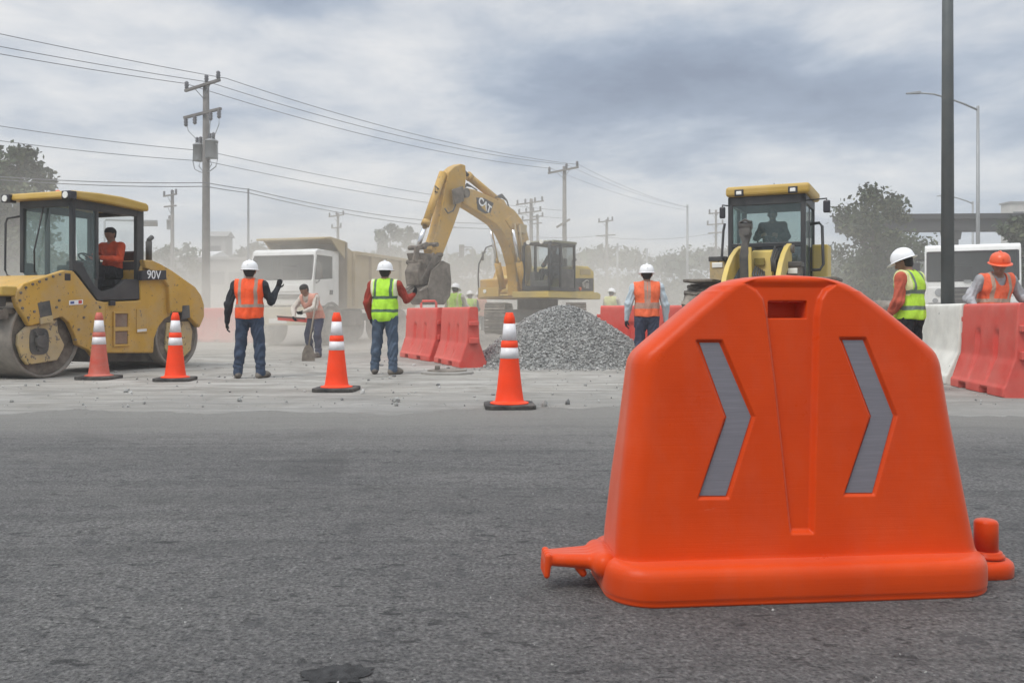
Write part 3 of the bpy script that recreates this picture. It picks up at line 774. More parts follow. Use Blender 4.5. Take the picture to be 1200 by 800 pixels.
GW = 'construction workers in hi-vis vests'
GF = 'distant workers half lost in the dust'
x, y = ground(290, 443.5)
person('worker in orange vest and white hard hat raising one dark-sleeved arm before the truck', (x, y+.1), -3,
    dict(shL=(-.19,0,1.41), elL=(-.285,-.02,1.12), wrL=(-.315,.03,.86), shR=(.19,0,1.41), elR=(.275,.08,1.17), wrR=(.345,.20,1.37),
         hdR=((.32,.05,.95), (-.3,.95,0)), knL=(-.125,.02,.5), anL=(-.155,-.02,.1), toeL=(-.21,.13,.045), anR=(.155,-.02,.1), toeR=(.235,.12,.045), knR=(.135,.02,.5)),
    SH_BLACK, JEANS, GLOVE, V_ORANGE, HAT_W, .905, GW)
x, y = ground(450, 439)
person('worker in yellow-green vest with red sleeves and blue jeans beside the joined red barriers', (x, y+.1), 8,
    dict(shR=(.19,0,1.41), elR=(.30,.10,1.19), wrR=(.37,.22,1.26), hdR=((.3,.3,.75), (-1,.3,0)), shL=(-.19,0,1.41), elL=(-.265,-.02,1.13), wrL=(-.25,.10,.90),
         anL=(-.16,.02,.1), toeL=(-.21,.16,.045), knL=(-.125,.03,.5), anR=(.13,-.05,.1), toeR=(.22,.08,.045)),
    SH_RED, JEANS_L, GLOVE, V_YELLOW, HAT_W, .84, GW, scale=1.02)
x = (758-600)/1000*14.0
person('worker walking away in orange vest with pale sleeves and dark gloves beside the gravel heap', (x, 14.0), 4,
    dict(elL=(-.275,-.03,1.14), wrL=(-.30,.02,.89), shL=(-.19,0,1.40), elR=(.275,.0,1.13), wrR=(.29,.06,.87), knL=(-.10,.10,.52), anL=(-.11,.02,.12), toeL=(-.13,.19,.06), knR=(.10,.05,.50), anR=(.11,-.15,.11), toeR=(.13,.0,.045)),
    SH_BLUE, WORK_T, GLOVE, V_ORANGE2, HAT_W, .93, GW, scale=1.0)
x = (1066-600)/1000*10.35
person('worker in yellow-green vest and black trousers looking down before the pale concrete barrier', (x, 10.35), -38,
    dict(head=(0,.07,1.60), face=(-.25,.9,-.35), elL=(-.25,.0,1.13), wrL=(-.22,.16,.93), elR=(.24,.02,1.13), wrR=(.18,.20,.97), neck=(0,.01,1.46)),
    SH_RUST, JEANS_D, SKIN, V_YELLOW2, HAT_W, .915, GW, scale=1.0)
x = (1163-600)/1000*11.75
person('bearded worker in orange hard hat and grey checked shirt leaning on the red barrier', (x, 11.75), 176,
    dict(chest=(0,.06,1.26), neck=(0,.11,1.42), head=(.02,.18,1.555), face=(.30,.92,-.22), shL=(-.185,.07,1.37), shR=(.185,.07,1.37), elL=(-.33,.06,1.15), wrL=(-.37,.24,1.05), hdL=((-.1,.9,-.2),(0,-.2,-1)),
         elR=(.33,.05,1.14), wrR=(.36,.24,1.03), hdR=((.0,.9,-.3),(0,-.2,-1)), waist=(0,.02,1.08)),
    SH_CHECK, JEANS, SKIN, V_ORANGE3, HAT_O, .88, GW, scale=1.05)
# the shoveller in the dust
x, y = (367-600)/1000*19.0, 19.0
person('bareheaded worker in pinkish vest bending over a shovel in the dust before the white truck', (x, y), 205,
    dict(pel=(0,-.10,.92), waist=(0,-.03,1.05), chest=(0,.10,1.22), neck=(0,.20,1.37), head=(.03,.27,1.49), face=(.2,.8,-.5), shL=(-.18,.14,1.32), shR=(.18,.14,1.32),
         elL=(-.26,.30,1.10), wrL=(-.10,.46,1.02), elR=(.28,.30,1.08), wrR=(.12,.50,.90), hipL=(-.09,-.09,.88), hipR=(.09,-.09,.88), knL=(-.14,.05,.49), knR=(.12,.02,.48), anR=(.14,-.12,.1), anL=(-.16,.03,.1), toeL=(-.18,.20,.045), toeR=(.17,.05,.045)),
    SH_PALE, WORK_T, GLOVE, V_FAR_P, None, .86, GF, res=.012)
for px, py, d, hd, lab, v, sh in ((533, 331, 23.0, 20, 'far worker with white helmet and bright yellow-green vest, tallest of those behind the red barriers', V_FAR_Y, SH_PALE),
        (551, 340, 27.5, -10, 'far worker in yellow vest, middle of the three behind the red barriers', V_FAR_Y, SH_SHADOW),
        (563, 340, 29.0, -40, 'far worker in faded pink vest standing close to the excavator track', V_FAR_P, SH_PALE),
        (716, 337, 29.0, 30, 'far worker in pale vest almost hidden by dust past the excavator', V_FAR_W, SH_PALE)):
    x = (px-600)/1000*d
    zt = CAM_Z + (366-py)/1000*d
    person(lab, (x, d), hd, dict(elR=(.27,.12,1.16), wrR=(.20,.30,1.05), elL=(-.27,.1,1.15), wrL=(-.24,.28,1.02), head=(0,.05,1.60), face=(0,.95,-.3)), sh, JEANS, GLOVE, v, HAT_W, .9, GF, res=.016, scale=zt/1.80)
# ================================================================ the orange barrier close to the camera
def plastic_orange():
    m = bpy.data.materials.new('orange_plastic'); nt = nodes(m)
    out = N(nt, 'ShaderNodeOutputMaterial'); bs = N(nt, 'ShaderNodeBsdfPrincipled'); nt.links.new(bs.outputs[0], out.inputs[0])
    tc = N(nt, 'ShaderNodeTexCoord'); ov = tc.outputs['Object']
    c = ramp(nt, noise(nt, ov, 2.5, 4), [(.3, (.57,.047,.002)), (.7, (.66,.061,.003))])
    sc = ramp(nt, noise(nt, ov, 55, 3, .7), [(.66, (0,0,0)), (.78, (.30,.30,.30))])
    c = mixc(nt, sc, c, (.50,.10,.05))
    mpd = N(nt, 'ShaderNodeMapping'); nt.links.new(ov, mpd.inputs[0]); mpd.inputs['Scale'].default_value = (1, 1, .35)
    du = ramp(nt, noise(nt, mpd.outputs[0], 4, 8, .7), [(.5, (0,0,0)), (.8, (.09,.09,.09))])
    c = mixc(nt, du, c, (.50,.30,.22))
    mps = N(nt, 'ShaderNodeMapping'); nt.links.new(ov, mps.inputs[0]); mps.inputs['Scale'].default_value = (1, 1, 9); mps.inputs['Rotation'].default_value = (R(14), 0, 0)
    scr = ramp(nt, noise(nt, mps.outputs[0], 5.5, 6, .7, .3), [(.67, (0,0,0)), (.71, (.55,.55,.55)), (.75, (0,0,0))])       # pale scrapes
    c = mixc(nt, mth(nt, 'MULTIPLY', scr, ramp(nt, noise(nt, ov, 3.1, 3), [(.45, (0,0,0)), (.65, (1,1,1))])), c, (.66,.20,.12))
    mpk = N(nt, 'ShaderNodeMapping'); nt.links.new(ov, mpk.inputs[0]); mpk.inputs['Scale'].default_value = (1, 1.2, 6); mpk.inputs['Location'].default_value = (3, 1, 7)
    blk = ramp(nt, noise(nt, mpk.outputs[0], 4.2, 7, .72, .5), [(.68, (0,0,0)), (.76, (.5,.5,.5))])                          # dark rubber scuffs
    c = mixc(nt, blk, c, (.16,.022,.010))
    nt.links.new(c, bs.inputs['Base Color'])
    bs.inputs['Specular IOR Level'].default_value = .16; bs.inputs['Sheen Weight'].default_value = .22; bs.inputs['Sheen Roughness'].default_value = .45; bs.inputs['Sheen Tint'].default_value = (1, .78, .66, 1)
    rg = ramp(nt, noise(nt, ov, 7, 5, .6), [(.3, (.27,.27,.27)), (.7, (.40,.40,.40))]); nt.links.new(rg, bs.inputs['Roughness'])
    mp = N(nt, 'ShaderNodeMapping'); nt.links.new(ov, mp.inputs[0]); mp.inputs['Scale'].default_value = (.6, .6, 60)
    ln = noise(nt, mp.outputs[0], 4, 4, .7); pk = noise(nt, ov, 190, 3, .6); wv = noise(nt, ov, 5, 2)
    h = mth(nt, 'ADD', mth(nt, 'MULTIPLY', ln, .55), mth(nt, 'ADD', mth(nt, 'MULTIPLY', pk, .22), mth(nt, 'MULTIPLY', wv, 3.5)))
    b = N(nt, 'ShaderNodeBump'); b.inputs['Distance'].default_value = .0018; b.inputs['Strength'].default_value = .8
    nt.links.new(h, b.inputs['Height']); nt.links.new(b.outputs[0], bs.inputs['Normal'])
    return m
PLASTIC = plastic_orange()
def reflective():
    m = bpy.data.materials.new('grey_reflective_sheet'); nt = nodes(m)
    out = N(nt, 'ShaderNodeOutputMaterial'); bs = N(nt, 'ShaderNodeBsdfPrincipled'); nt.links.new(bs.outputs[0], out.inputs[0])
    tc = N(nt, 'ShaderNodeTexCoord'); ov = tc.outputs['Object']
    mp = N(nt, 'ShaderNodeMapping'); nt.links.new(ov, mp.inputs[0]); mp.inputs['Scale'].default_value = (2, 2, 70)
    c = ramp(nt, noise(nt, mp.outputs[0], 3, 5, .6), [(.3, (.175,.168,.19)), (.55, (.20,.193,.215)), (.75, (.235,.225,.25))])
    c = mixc(nt, ramp(nt, noise(nt, ov, 40, 5, .7), [(.58, (0,0,0)), (.72, (.35,.35,.35))]), c, (.26,.22,.22))
    nt.links.new(c, bs.inputs['Base Color']); bs.inputs['Roughness'].default_value = .42; bs.inputs['Metallic'].default_value = .15
    return m
REFLECT = reflective()
def poly_sd(P, poly):
    """signed distance to a polygon, positive inside"""
    poly = np.asarray(poly, float); n = len(poly)
    d = np.full(P.shape[:-1], 1e9); ins = np.zeros(P.shape[:-1], bool)
    for i in range(n):
        a, b = poly[i], poly[(i+1) % n]; e = b-a; w = P-a
        t = np.clip((w @ e)/(e @ e), 0, 1)
        d = np.minimum(d, np.linalg.norm(w - t[..., None]*e, axis=-1))
        c = ((a[1] > P[...,1]) != (b[1] > P[...,1]))
        with np.errstate(divide='ignore', invalid='ignore'):
            xi = (b[0]-a[0])*(P[...,1]-a[1])/(b[1]-a[1]) + a[0]
        ins ^= c & (P[...,0] < xi)
    return np.where(ins, d, -d)
sstep = lambda x, a, b: (lambda t: t*t*(3-2*t))(np.clip((x-a)/(b-a), 0, 1))
def big_barrier():
    C = (1.012, 3.19); fr = Frame(C, 95.5)
    t = thing('traffic_barrier', 'large orange plastic barrier with two grey arrow strips, nearest on the asphalt', 'barrier', C, fr.h)
    b0 = lambda z: np.interp(z, [.10, 1.16], [.172, .088])
    LEFT = [(716,630),(723,560),(731,500),(738.5,430),(740.5,420),(746,411),(775,386),(800,364.5),(820,348),(838,335),(850,330),(860,327.3),(875,325),(890,323.6),(905,322.8)]
    RIGHT = [(1127,635),(1121,600),(1112,540),(1103,480),(1096.5,424),(1092,412),(1085,405),(1060,383.5),(1035,362.5),(1010,343.5),(993,333.5),(982,329),(970,326.2),(955,324.2),(935,323)]
    cen = lambda p, s=.03: fr.front(p[0], p[1], s)
    lz = np.array([cen(p) for p in LEFT]); rz = np.array([cen(p) for p in RIGHT])
    vt, zt = cen((918, 322.5))
    lz = np.vstack([lz, [vt-.012, zt]]); rz = np.vstack([rz, [vt+.012, zt]])
    lz[:,1] = np.maximum.accumulate(lz[:,1]); rz[:,1] = np.maximum.accumulate(rz[:,1])
    aL = lambda z: np.interp(z, lz[:,1], lz[:,0]); aR = lambda z: np.interp(z, rz[:,1], rz[:,0])
    z0 = .118
    zs = np.concatenate([np.linspace(z0, zt-.06, 250), np.linspace(zt-.06, zt-.012, 40)[1:], zt-.012*(1-np.linspace(0, 1, 26)[1:])**1.6])
    # smooth the silhouette a little so that the moulding has no kinks
    def smooth(fn):
        a = fn(zs); k = np.ones(9)/9
        m = zs < zt-.05
        b = np.convolve(np.pad(a, 4, mode='edge'), k, 'valid'); return np.where(m, b, a)
    AL, AR = smooth(aL), smooth(aR)
    flare = .009*np.clip(1-(zs-z0)/.03, 0, 1)**2.2
    AL = AL - flare; AR = AR + flare
    Rt = .045
    e = np.clip(Rt-(zt-zs), 0, Rt); B = b0(zs) - (Rt-np.sqrt(np.maximum(Rt*Rt-e*e, 0)))*.98 + flare
    def poly(px):      # a figure on the front face, measured on that face
        out = []
        for p in px:
            v, z = fr.front(p[0], p[1], .13)
            for _ in range(4): v, z = fr.front(p[0], p[1], float(b0(z)))
            out.append((v, z))
        return np.array(out)
    CH = [poly([(816,399),(846,399),(884,488),(854,584),(818.5,584),(850,489)]), poly([(984,396),(1015,396),(1051,487),(1025,580),(989.5,580),(1020,488)])]
    CHAN = poly([(868,315),(877,333),(888,340),(895.5,350),(900,370),(904,402),(910,450),(918.5,530),(927,612),(928.5,623),(952,623),(952.5,610),(954,530),(956,450),(957,402),(958,370),(962,350),(968,340),(978,333),(987,315)])
    HAND = poly([(903,353.5),(948,353.5),(948,373),(903,373)])
    nf, nc, nb = 340, 9, 90
    rows = []
    for z, l, r, b in zip(zs, AL, AR, B):
        w = r-l; rc = min(.082, b*.93, w*.49) ; rc = max(rc, 1e-4); b = max(b, rc+1e-5)
        pts = []
        u = np.linspace(l+rc, r-rc, nf); pts.append(np.stack([np.full(nf, b), u], 1))
        def corner(cv, cs, a0, a1):
            a = np.linspace(a0, a1, nc+2)[1:-1]; pts.append(np.stack([cs+rc*np.cos(a), cv+rc*np.sin(a)], 1))
        corner(r-rc, b-rc, 0, math.pi/2)
        pts.append(np.stack([np.linspace(b-rc, -(b-rc), 8), np.full(8, r)], 1))
        corner(r-rc, -(b-rc), math.pi/2, math.pi)
        u = np.linspace(r-rc, l+rc, nb); pts.append(np.stack([np.full(nb, -b), u], 1))
        corner(l+rc, -(b-rc), math.pi, 1.5*math.pi)
        pts.append(np.stack([np.linspace(-(b-rc), b-rc, 8), np.full(8, l)], 1))
        corner(l+rc, b-rc, 1.5*math.pi, 2*math.pi)
        q = np.concatenate(pts); rows.append(np.column_stack([q, np.full(len(q), z)]))
    V = np.stack(rows)                            # rows x ring x 3 (s, v, z)
    P = V[:, :, 1:3]
    front = np.zeros(V.shape[:2], bool); front[:, :nf] = True
    fade = np.ones(V.shape[:2])
    D = np.zeros(V.shape[:2])
    for c in CH: D = np.maximum(D, .0125*sstep(poly_sd(P, c), -.0035, .0045))
    D = np.maximum(D, .021*sstep(poly_sd(P, CHAN), -.011, .008)*(1-sstep(P[...,1], zt-.050, zt-.008)))
    D = np.maximum(D, .115*sstep(poly_sd(P, HAND), -.003, .004))
    D *= front
    V[:, :, 0] -= D
    n, mring = V.shape[:2]
    V = V.reshape(-1, 3)
    I = np.arange(n*mring).reshape(n, mring)
    F = np.stack([I[:-1], np.roll(I, -1, 1)[:-1], np.roll(I, -1, 1)[1:], I[1:]], -1).reshape(-1, 4)
    np_obj('shell', V, F, PLASTIC, t)
    # top closing strip is inside the last ring (under 3 cm long)
    last = I[-1]; half = mring//2
    # base: a rounded skirt
    mb = MB(); hl, hd, rc = .705, .272, .165; c0 = .0
    prof = [(.020,.0),(.007,.004),(.002,.012),(.006,.019),(.001,.026),(0,.034),(0,.085),(.003,.104),(.010,.118),(.021,.128),(.036,.1325),(.060,.134),(.115,.1345)]
    ring = []; K = 16
    for ins, z in prof:
        a_, d_, r_ = hl-ins, hd-ins, max(rc-ins, .03)
        for cx, cy, q in ((a_-r_, d_-r_, 0), (-(a_-r_), d_-r_, 1), (-(a_-r_), -(d_-r_), 2), (a_-r_, -(d_-r_), 3)):
            for k in range(K+1):
                a = math.pi/2*(q + k/K); ring.append((cy + r_*math.sin(a), c0 + cx + r_*math.cos(a), z))
    m = 4*(K+1)
    mb.add(ring, [(i*m+k, i*m+(k+1)%m, (i+1)*m+(k+1)%m, (i+1)*m+k) for i in range(len(prof)-1) for k in range(m)] , 0, True)
    b_ = len(prof)-1
    mb.f.append([b_*m+k for k in range(m)]); mb.mi.append(0); mb.sm.append(False)
    mb.f.append([k for k in range(m)][::-1]); mb.mi.append(0); mb.sm.append(False)
    mb.obj('base', PLASTIC, t)
    # hook tongue at one end
    vt_, zt_ = fr.front(637.5, 656, 0); vb_, zb_ = fr.front(700, 650, 0)
    pr = []
    for q in (-1, -.33, .33, 1):
        pr.append((np.array((q*.062, vb_+.03, zb_-.008)), np.array((q*.030, vt_+.020, zt_+.010)), .030, .0215, 1, 'h', .012))
    pr.append((np.array((-.085, vb_+.012, zb_-.012)), np.array((.085, vb_+.012, zb_-.012)), .046, .046, 1, 'h', .02))
    for q in (-.045, -.015, .015, .045): pr.append((np.array((q, vt_+.010, zt_+.024)), np.array((q, vt_+.004, zt_-.042)), .0135, .0115, 1, 'h', .006))
    for q in (-.04, .04): pr.append((np.array((q, vb_-.075, zb_-.030)), np.array((q, vb_-.060, zb_-.052)), .016, .014, 1, 'h', .005))
    vv, l2 = sdf_grid(pr, .0055); HV, HF = surface_nets(vv, l2, .0055)
    np_obj('hook', HV, HF, PLASTIC, t)
    # pin and its foot at the other end
    pv, pz = fr.front(1155.5, 645, 0)
    mb = MB(); K = 24; out = []
    def stadium(hwid, tip, z, v0=.62):
        L = [(hwid, v0, z)] + [(hwid*math.cos(math.pi*k/K), pv + tip*math.sin(math.pi*k/K), z) for k in range(K+1)] + [(-hwid, v0, z)]
        return L
    levels = [(.086,.088,.0),(.093,.094,.006),(.094,.095,.040),(.090,.091,.053),(.080,.082,.061),(.070,.074,.064)]
    for a, b, z in levels: out += stadium(a, b, z)
    m = K+3
    mb.add(out, [(i*m+k, i*m+(k+1)%m, (i+1)*m+(k+1)%m, (i+1)*m+k) for i in range(len(levels)-1) for k in range(m)], 0, True)
    q = (len(levels)-1)*m; mb.f.append([q+k for k in range(m)]); mb.mi.append(0); mb.sm.append(False)
    mb.lathe([(.064,.068),(.064,.078),(.056,.082),(.056,.089),(.048,.092)], 28, 0, Matrix.Translation((0, pv, 0)))
    mb.obj('pin_foot', PLASTIC, t)
    zp = fr.front(1155.5, 608, 0)[1]
    MB().lathe([(.043,.085),(.0425,zp-.012),(.038,zp-.004),(.028,zp),(0,zp+.001)], 28, 0, Matrix.Translation((0, pv, 0))).obj('pin', PLASTIC, t)
    # reflective sheets laid in the arrow recesses
    for px in ([(820.5,401.5),(843.5,401.5),(881,488),(851.5,581),(820.5,581),(852.5,489)], [(988.5,398.5),(1012.5,398.5),(1048,487),(1023.5,577.5),(992,577.5),(1022.5,488)]):
        q = poly(px)
        mb = MB(); off = .0125-.003
        f = [(float(b0(z))-off, v, z) for v, z in q]; bk = [(a-.003, b, c) for a, b, c in f]; n = len(f)
        mb.add(f+bk, [list(range(n)), [n+i for i in range(n)][::-1]] + [(i, n+i, n+(i+1)%n, (i+1)%n) for i in range(n)])
        mb.obj('reflective_strip', REFLECT, t)
big_barrier()

# ================================================================ cones
def make_cone(label, loc, rz, group, dull=False):
    t = thing('traffic_cone', label, 'traffic cone', loc, rz, group)
    o = ORANGE_DULL if dull else ORANGE_CONE
    lean = 0
    r = lambda z: .148 - (.148-.047)*(z-.05)/.93
    mb = MB()
    for k, (hx, z0, z1) in enumerate(((.262, .0, .048),)):
        ch = .05
        P = [(hx-ch,-hx),(hx,-hx+ch),(hx,hx-ch),(hx-ch,hx),(-hx+ch,hx),(-hx,hx-ch),(-hx,-hx+ch),(-hx+ch,-hx)]
        mb.prism(P, lambda a, b, q: (a, b, q), z0, z1)
    mb.obj('base', RUBBER, t, bevel=.010, seg=2)
    prof = [(.205,.049),(.200,.060),(.178,.066),(.155,.072),(.149,.085)] + [(r(z), z) for z in (.2,.35,.50)] + [(r(.515)+.002,.515),(r(.63),.63),(r(.64)+.008,.64),(r(.70)+.008,.70),(r(.705),.705)]
    prof += [(r(.885),.885),(r(.89)+.006,.89),(r(.955)+.004,.955),(.046,.968),(.040,.996),(.030,1.0),(.028,.97),(0,.965)]
    mb = MB().lathe(prof, 32); mb.obj('cone_body', o, t)
    for z0, z1 in ((.52,.632),(.708,.882)):
        MB().lathe([(r(z0)-.004,z0-.001),(r(z0)+.004,z0),(r(z1)+.004,z1),(r(z1)-.004,z1+.001)], 32).obj('reflective_band', CONE_WHITE, t)
    return t
GC = 'orange traffic cones along the edge of the road'
for px, py, rz, lab, dull in ((597, 481, 4, 'orange traffic cone standing before the gravel heap', 0), (394.5, 460, -3, 'orange traffic cone between the two standing workers, before the white truck', 0),
        (205.5, 447.5, 5, 'bright orange traffic cone beside the rear drum of the yellow roller', 0), (116, 445.5, -4, 'faded dull red traffic cone between the two drums of the yellow roller', 1)):
    x, y = ground(px, py); make_cone(lab, (x*(y+.26)/y, y+.26), R(rz), GC, dull)

# ================================================================ water-filled and concrete barriers
def jersey(name, label, cat, p0, p1, height, m, group=None, ribs=3, lugs=True, half=.26, slots=True, ext=0):
    """p0, p1: ends of the barrier's centre line on the ground"""
    d = Vector((p1[0]-p0[0], p1[1]-p0[1])); L = d.length
    t = thing(name, label, cat, (p0[0], p0[1], 0), math.atan2(d.y, d.x), group)
    k = height/1.1
    prof = [(0,half-.015),(.01,half),(.10,half),(.115,half-.006),(.13,half-.022),(.40,.150),(.425,.136),(.46,.127),(.60,.118),(.80,.108),(1.0,.098),(1.06,.094),(1.085,.085),(1.097,.068),(1.1,.05)]
    zz, ww = zip(*prof); zf = sorted(set(list(zz) + [.05,.075,.16,.2,.24,.28,.32,.36,.5,.55,.65,.7,.74,.78,.85,.9]))
    wf = np.interp(zf, zz, ww)
    ss = np.unique(np.round(np.concatenate([np.linspace(0, L, int(L/.025)+1), [.004,.012,.022,L-.004,L-.012,L-.022]]), 4))
    V = []
    ring_n = 2*len(zf)
    def groove(s, z):
        g = 0
        if ribs:
            for i in range(ribs-1):
                c = L*(i+1)/ribs; wdt = float(np.interp(z, [.13,.42,.80], [.03,.075,.085]))*L/1.8
                a = sstep(abs(s-c), wdt, wdt*.55)*sstep(z, .13, .22)*(1-sstep(z, .72, .80))
                g = max(g, a*.045)
        if slots:
            for c in (L*.25, L*.66):
                a = sstep(abs(s-c), .115, .095)*(1-sstep(z, .066, .078)); g = max(g, a*.13)
        return g
    sst = lambda x: x
    for s in ss:
        e = min(s, L-s); rnd = (.022-math.sqrt(max(0, .022**2-(.022-e)**2))) if e < .022 else 0
        row = []
        for z, w in zip(zf, wf):
            row.append((s, -(max(.01, w-float(groove(s, z))-rnd)), z*k))
        for z, w in zip(zf[::-1], wf[::-1]):
            row.append((s, max(.01, w-float(groove(s, z))-rnd), z*k))
        V.append(row)
    n = len(ss); V = np.array(V).reshape(-1, 3); I = np.arange(n*ring_n).reshape(n, ring_n)
    F = np.stack([I[:-1], I[1:], np.roll(I, -1, 1)[1:], np.roll(I, -1, 1)[:-1]], -1).reshape(-1, 4)
    mb = MB(); mb.add(V, F.tolist(), 0, True); mb.add(V[:ring_n], [list(range(ring_n))]); mb.add(V[-ring_n:], [list(range(ring_n))[::-1]])
    o = mb.obj('shell', m, t)
    md = o.modifiers.new('edges', 'EDGE_SPLIT'); md.split_angle = R(38)
    if lugs:
        for end, zsets in ((-1, ((.26,.36),(.62,.72),(.86,.93))), (1, ((.44,.54),(.76,.84)))):
            x = 0 if end < 0 else L
            for a, b in zsets:
                MB().bx(min(x, x+end*.09), max(x, x+end*.09), -.085, .085, a*k, b*k).obj('coupling_lug', m, t, bevel=.012)
    return t
GB = 'red plastic water-filled barriers'
jersey('plastic_barrier', 'dusty red plastic barrier beside the yellow-vested worker, the farther of two', 'barrier', (-2.30, 19.35), (-1.45, 17.45), 1.1, RED_BAR, GB)
jersey('plastic_barrier', 'red plastic barrier with its stepped end towards us, next to the gravel heap', 'barrier', (-1.33, 17.25), (-.70, 15.42), 1.1, RED_BAR, GB)
jersey('plastic_barrier', 'red plastic barrier in front of the worker with the orange hard hat', 'barrier', (6.24, 11.62), (6.00, 9.95), 1.115, RED_BAR, GB)
jersey('plastic_barrier', 'dust-veiled red plastic barrier behind the worker walking beside the gravel heap', 'barrier', (1.86, 17.6), (3.7, 16.4), 1.14, RED_BAR, GB)
jersey('plastic_barrier', 'faint red plastic barrier standing past the roller, nearly lost in the dust', 'barrier', (-11.0, 29.3), (-9.2, 28.6), 1.15, RED_BAR, GB)
jersey('plastic_barrier', 'faint red plastic barrier behind the worker in the orange vest, close to the white truck', 'barrier', (-9.05, 28.5), (-7.9, 27.9), 1.15, RED_BAR, GB)
jersey('concrete_barrier', 'pale stained concrete barrier between the yellow-vested worker and the red one', 'barrier', (6.98, 15.4), (6.33, 11.85), 1.125, CONC, None, ribs=0, lugs=False, half=.29, slots=False)
t = thing('tubular_frame', 'small red tubular frame standing up behind the joined red barriers', 'frame', (-1.97, 20.4, 0))
MB().tube([(-.20,0,0),(-.20,0,1.22),(-.17,0,1.27),(.13,0,1.27),(.16,0,1.22),(.16,0,0)], .03).obj('hoop', RED_BAR, t)
MB().tube([(-.20,0,1.0),(.16,0,1.0)], .022).obj('crossbar', RED_BAR, t)

# ================================================================ manhole, shovel, plank, tyre
x, y = ground(524, 437.5)
t = thing('manhole_cover', 'raised round manhole cover on the dusty ground below the red barriers', 'manhole cover', (x, y, 0))
IRON = mat('rusty_iron', (.15,.13,.11), .75, .3, .25, 8, dust=.6, dscale=7)
MB().lathe([(.44,-.01),(.43,.03),(.36,.045),(.33,.045)], 40, 0, Matrix.Diagonal((1,1,1,1)), smooth=False).obj('collar', mat('broken_concrete', (.27,.255,.23), .9, 0, .2, 6, bump=.01, bscale=18), t)
MB().lathe([(.325,.04),(.322,.062),(.29,.066),(.28,.060),(0,.063)], 40, 0, smooth=False).obj('lid', IRON, t)
MB().bx(-.20,-.12,-.04,.04,.06,.13).obj('lifting_lug', IRON, t, bevel=.01)

sx, sy = (361.5-600)/1000*17.6, 17.6
t = thing('shovel', 'dusty shovel standing on its blade in front of the bending worker', 'shovel', (sx, sy, 0))
MB().tube([(.0,.02,.30),(.02,.28,.80),(.03,.62,1.32)], .019).obj('shaft', mat('grey_wood', (.22,.19,.15), .8), t)
mb = MB(); W = [(-.135,0),(.135,0),(.125,.17),(.075,.29),(.03,.33),(-.03,.33),(-.075,.29),(-.125,.17)]
n = len(W); A = [(a, -.02-.05*(1-(a/.14)**2)+b*.10, b) for a, b in W]; B_ = [(p[0], p[1]+.008, p[2]) for p in A]
mb.add(A+B_, [list(range(n)), [n+i for i in range(n)][::-1]] + [(i, n+i, n+(i+1)%n, (i+1)%n) for i in range(n)])
mb.obj('blade', IRON, t)
p0 = at(326, 372.5, 19.0); p1 = at(359, 375, 18.6)
t = thing('plank', 'dusty red plank held level by the bending worker before the white truck', 'plank', (p0.x, p0.y, p0.z))
d = p1-p0
MB().bar((0,0,0), d, .05, .10).obj('board', RED_BAR, t, bevel=.008)
MB().bar((-.02,-.029,.035), (d.x-.02, d.y-.029, d.z+.035), .008, .03).obj('dark_edge', DARK, t)

x, y = (1033-600)/1000*14.2, 14.2
t = thing('tyre', 'worn dusty tyre standing on edge past the yellow-vested worker', 'tyre', (x, y, .60), R(-62))
Mx = Matrix.Rotation(R(90), 4, 'X') @ Matrix.Translation((0,0,-.18))
MB().lathe([(.36,0),(.50,-.01),(.575,.03),(.60,.07),(.60,.29),(.575,.33),(.50,.37),(.36,.36),(.34,.30),(.34,.06),(.36,0)], 36, 0, Mx).obj('rubber', TYRE, t)
MB().lathe([(.345,.05),(.345,.31),(.31,.31),(.30,.14),(.12,.11),(.10,.15),(0,.15)], 30, 0, Mx).obj('rim', mat('rusty_rim', (.26,.20,.14), .8, .2, .25, 6, dust=.6), t)
# ================================================================ tandem roller
def wheel_side(mb, c, r, v0, v1, mi=0, n=40):
    mb.cyl((c[0], v0, c[1]), (c[0], v1, c[1]), r, n=n, mi=mi)
def pane(name, quad, m, parent, th=.006):
    q = [Vector(p) for p in quad]; n = (q[1]-q[0]).cross(q[2]-q[0]).normalized()*th
    k = len(q)
    mb = MB(); mb.add(q, [list(range(k))])
    return mb.obj(name, m, parent)
def seated_operator(parent_loc, heading, label, shirt, trousers, x=0, res=.012, hat=None, lean=0, skin=None):
    """a person sitting, hands forward on the wheel; the hips' underside is at the given point"""
    over = dict(pel=(0,0,.12), waist=(0,.01,.26), chest=(0,.02+lean,.47), neck=(0,.03+lean,.64), head=(0,.06+lean,.785), shL=(-.185,.03+lean,.58), shR=(.185,.03+lean,.58),
        elL=(-.27,.16,.34), wrL=(-.14,.40,.36), elR=(.27,.16,.34), wrR=(.14,.40,.36), hipL=(-.09,.02,.11), hipR=(.09,.02,.11), knL=(-.15,.44,.16), knR=(.15,.44,.16),
        anL=(-.14,.52,-.24), anR=(.14,.52,-.24), toeL=(-.15,.68,-.30), toeR=(.15,.68,-.30), face=(0,.95,-.25))
    return person(label, (parent_loc[0], parent_loc[1]), heading, over, shirt, trousers, SKIN, None, hat, res=res, z=parent_loc[2], cat='operator', skin=skin)

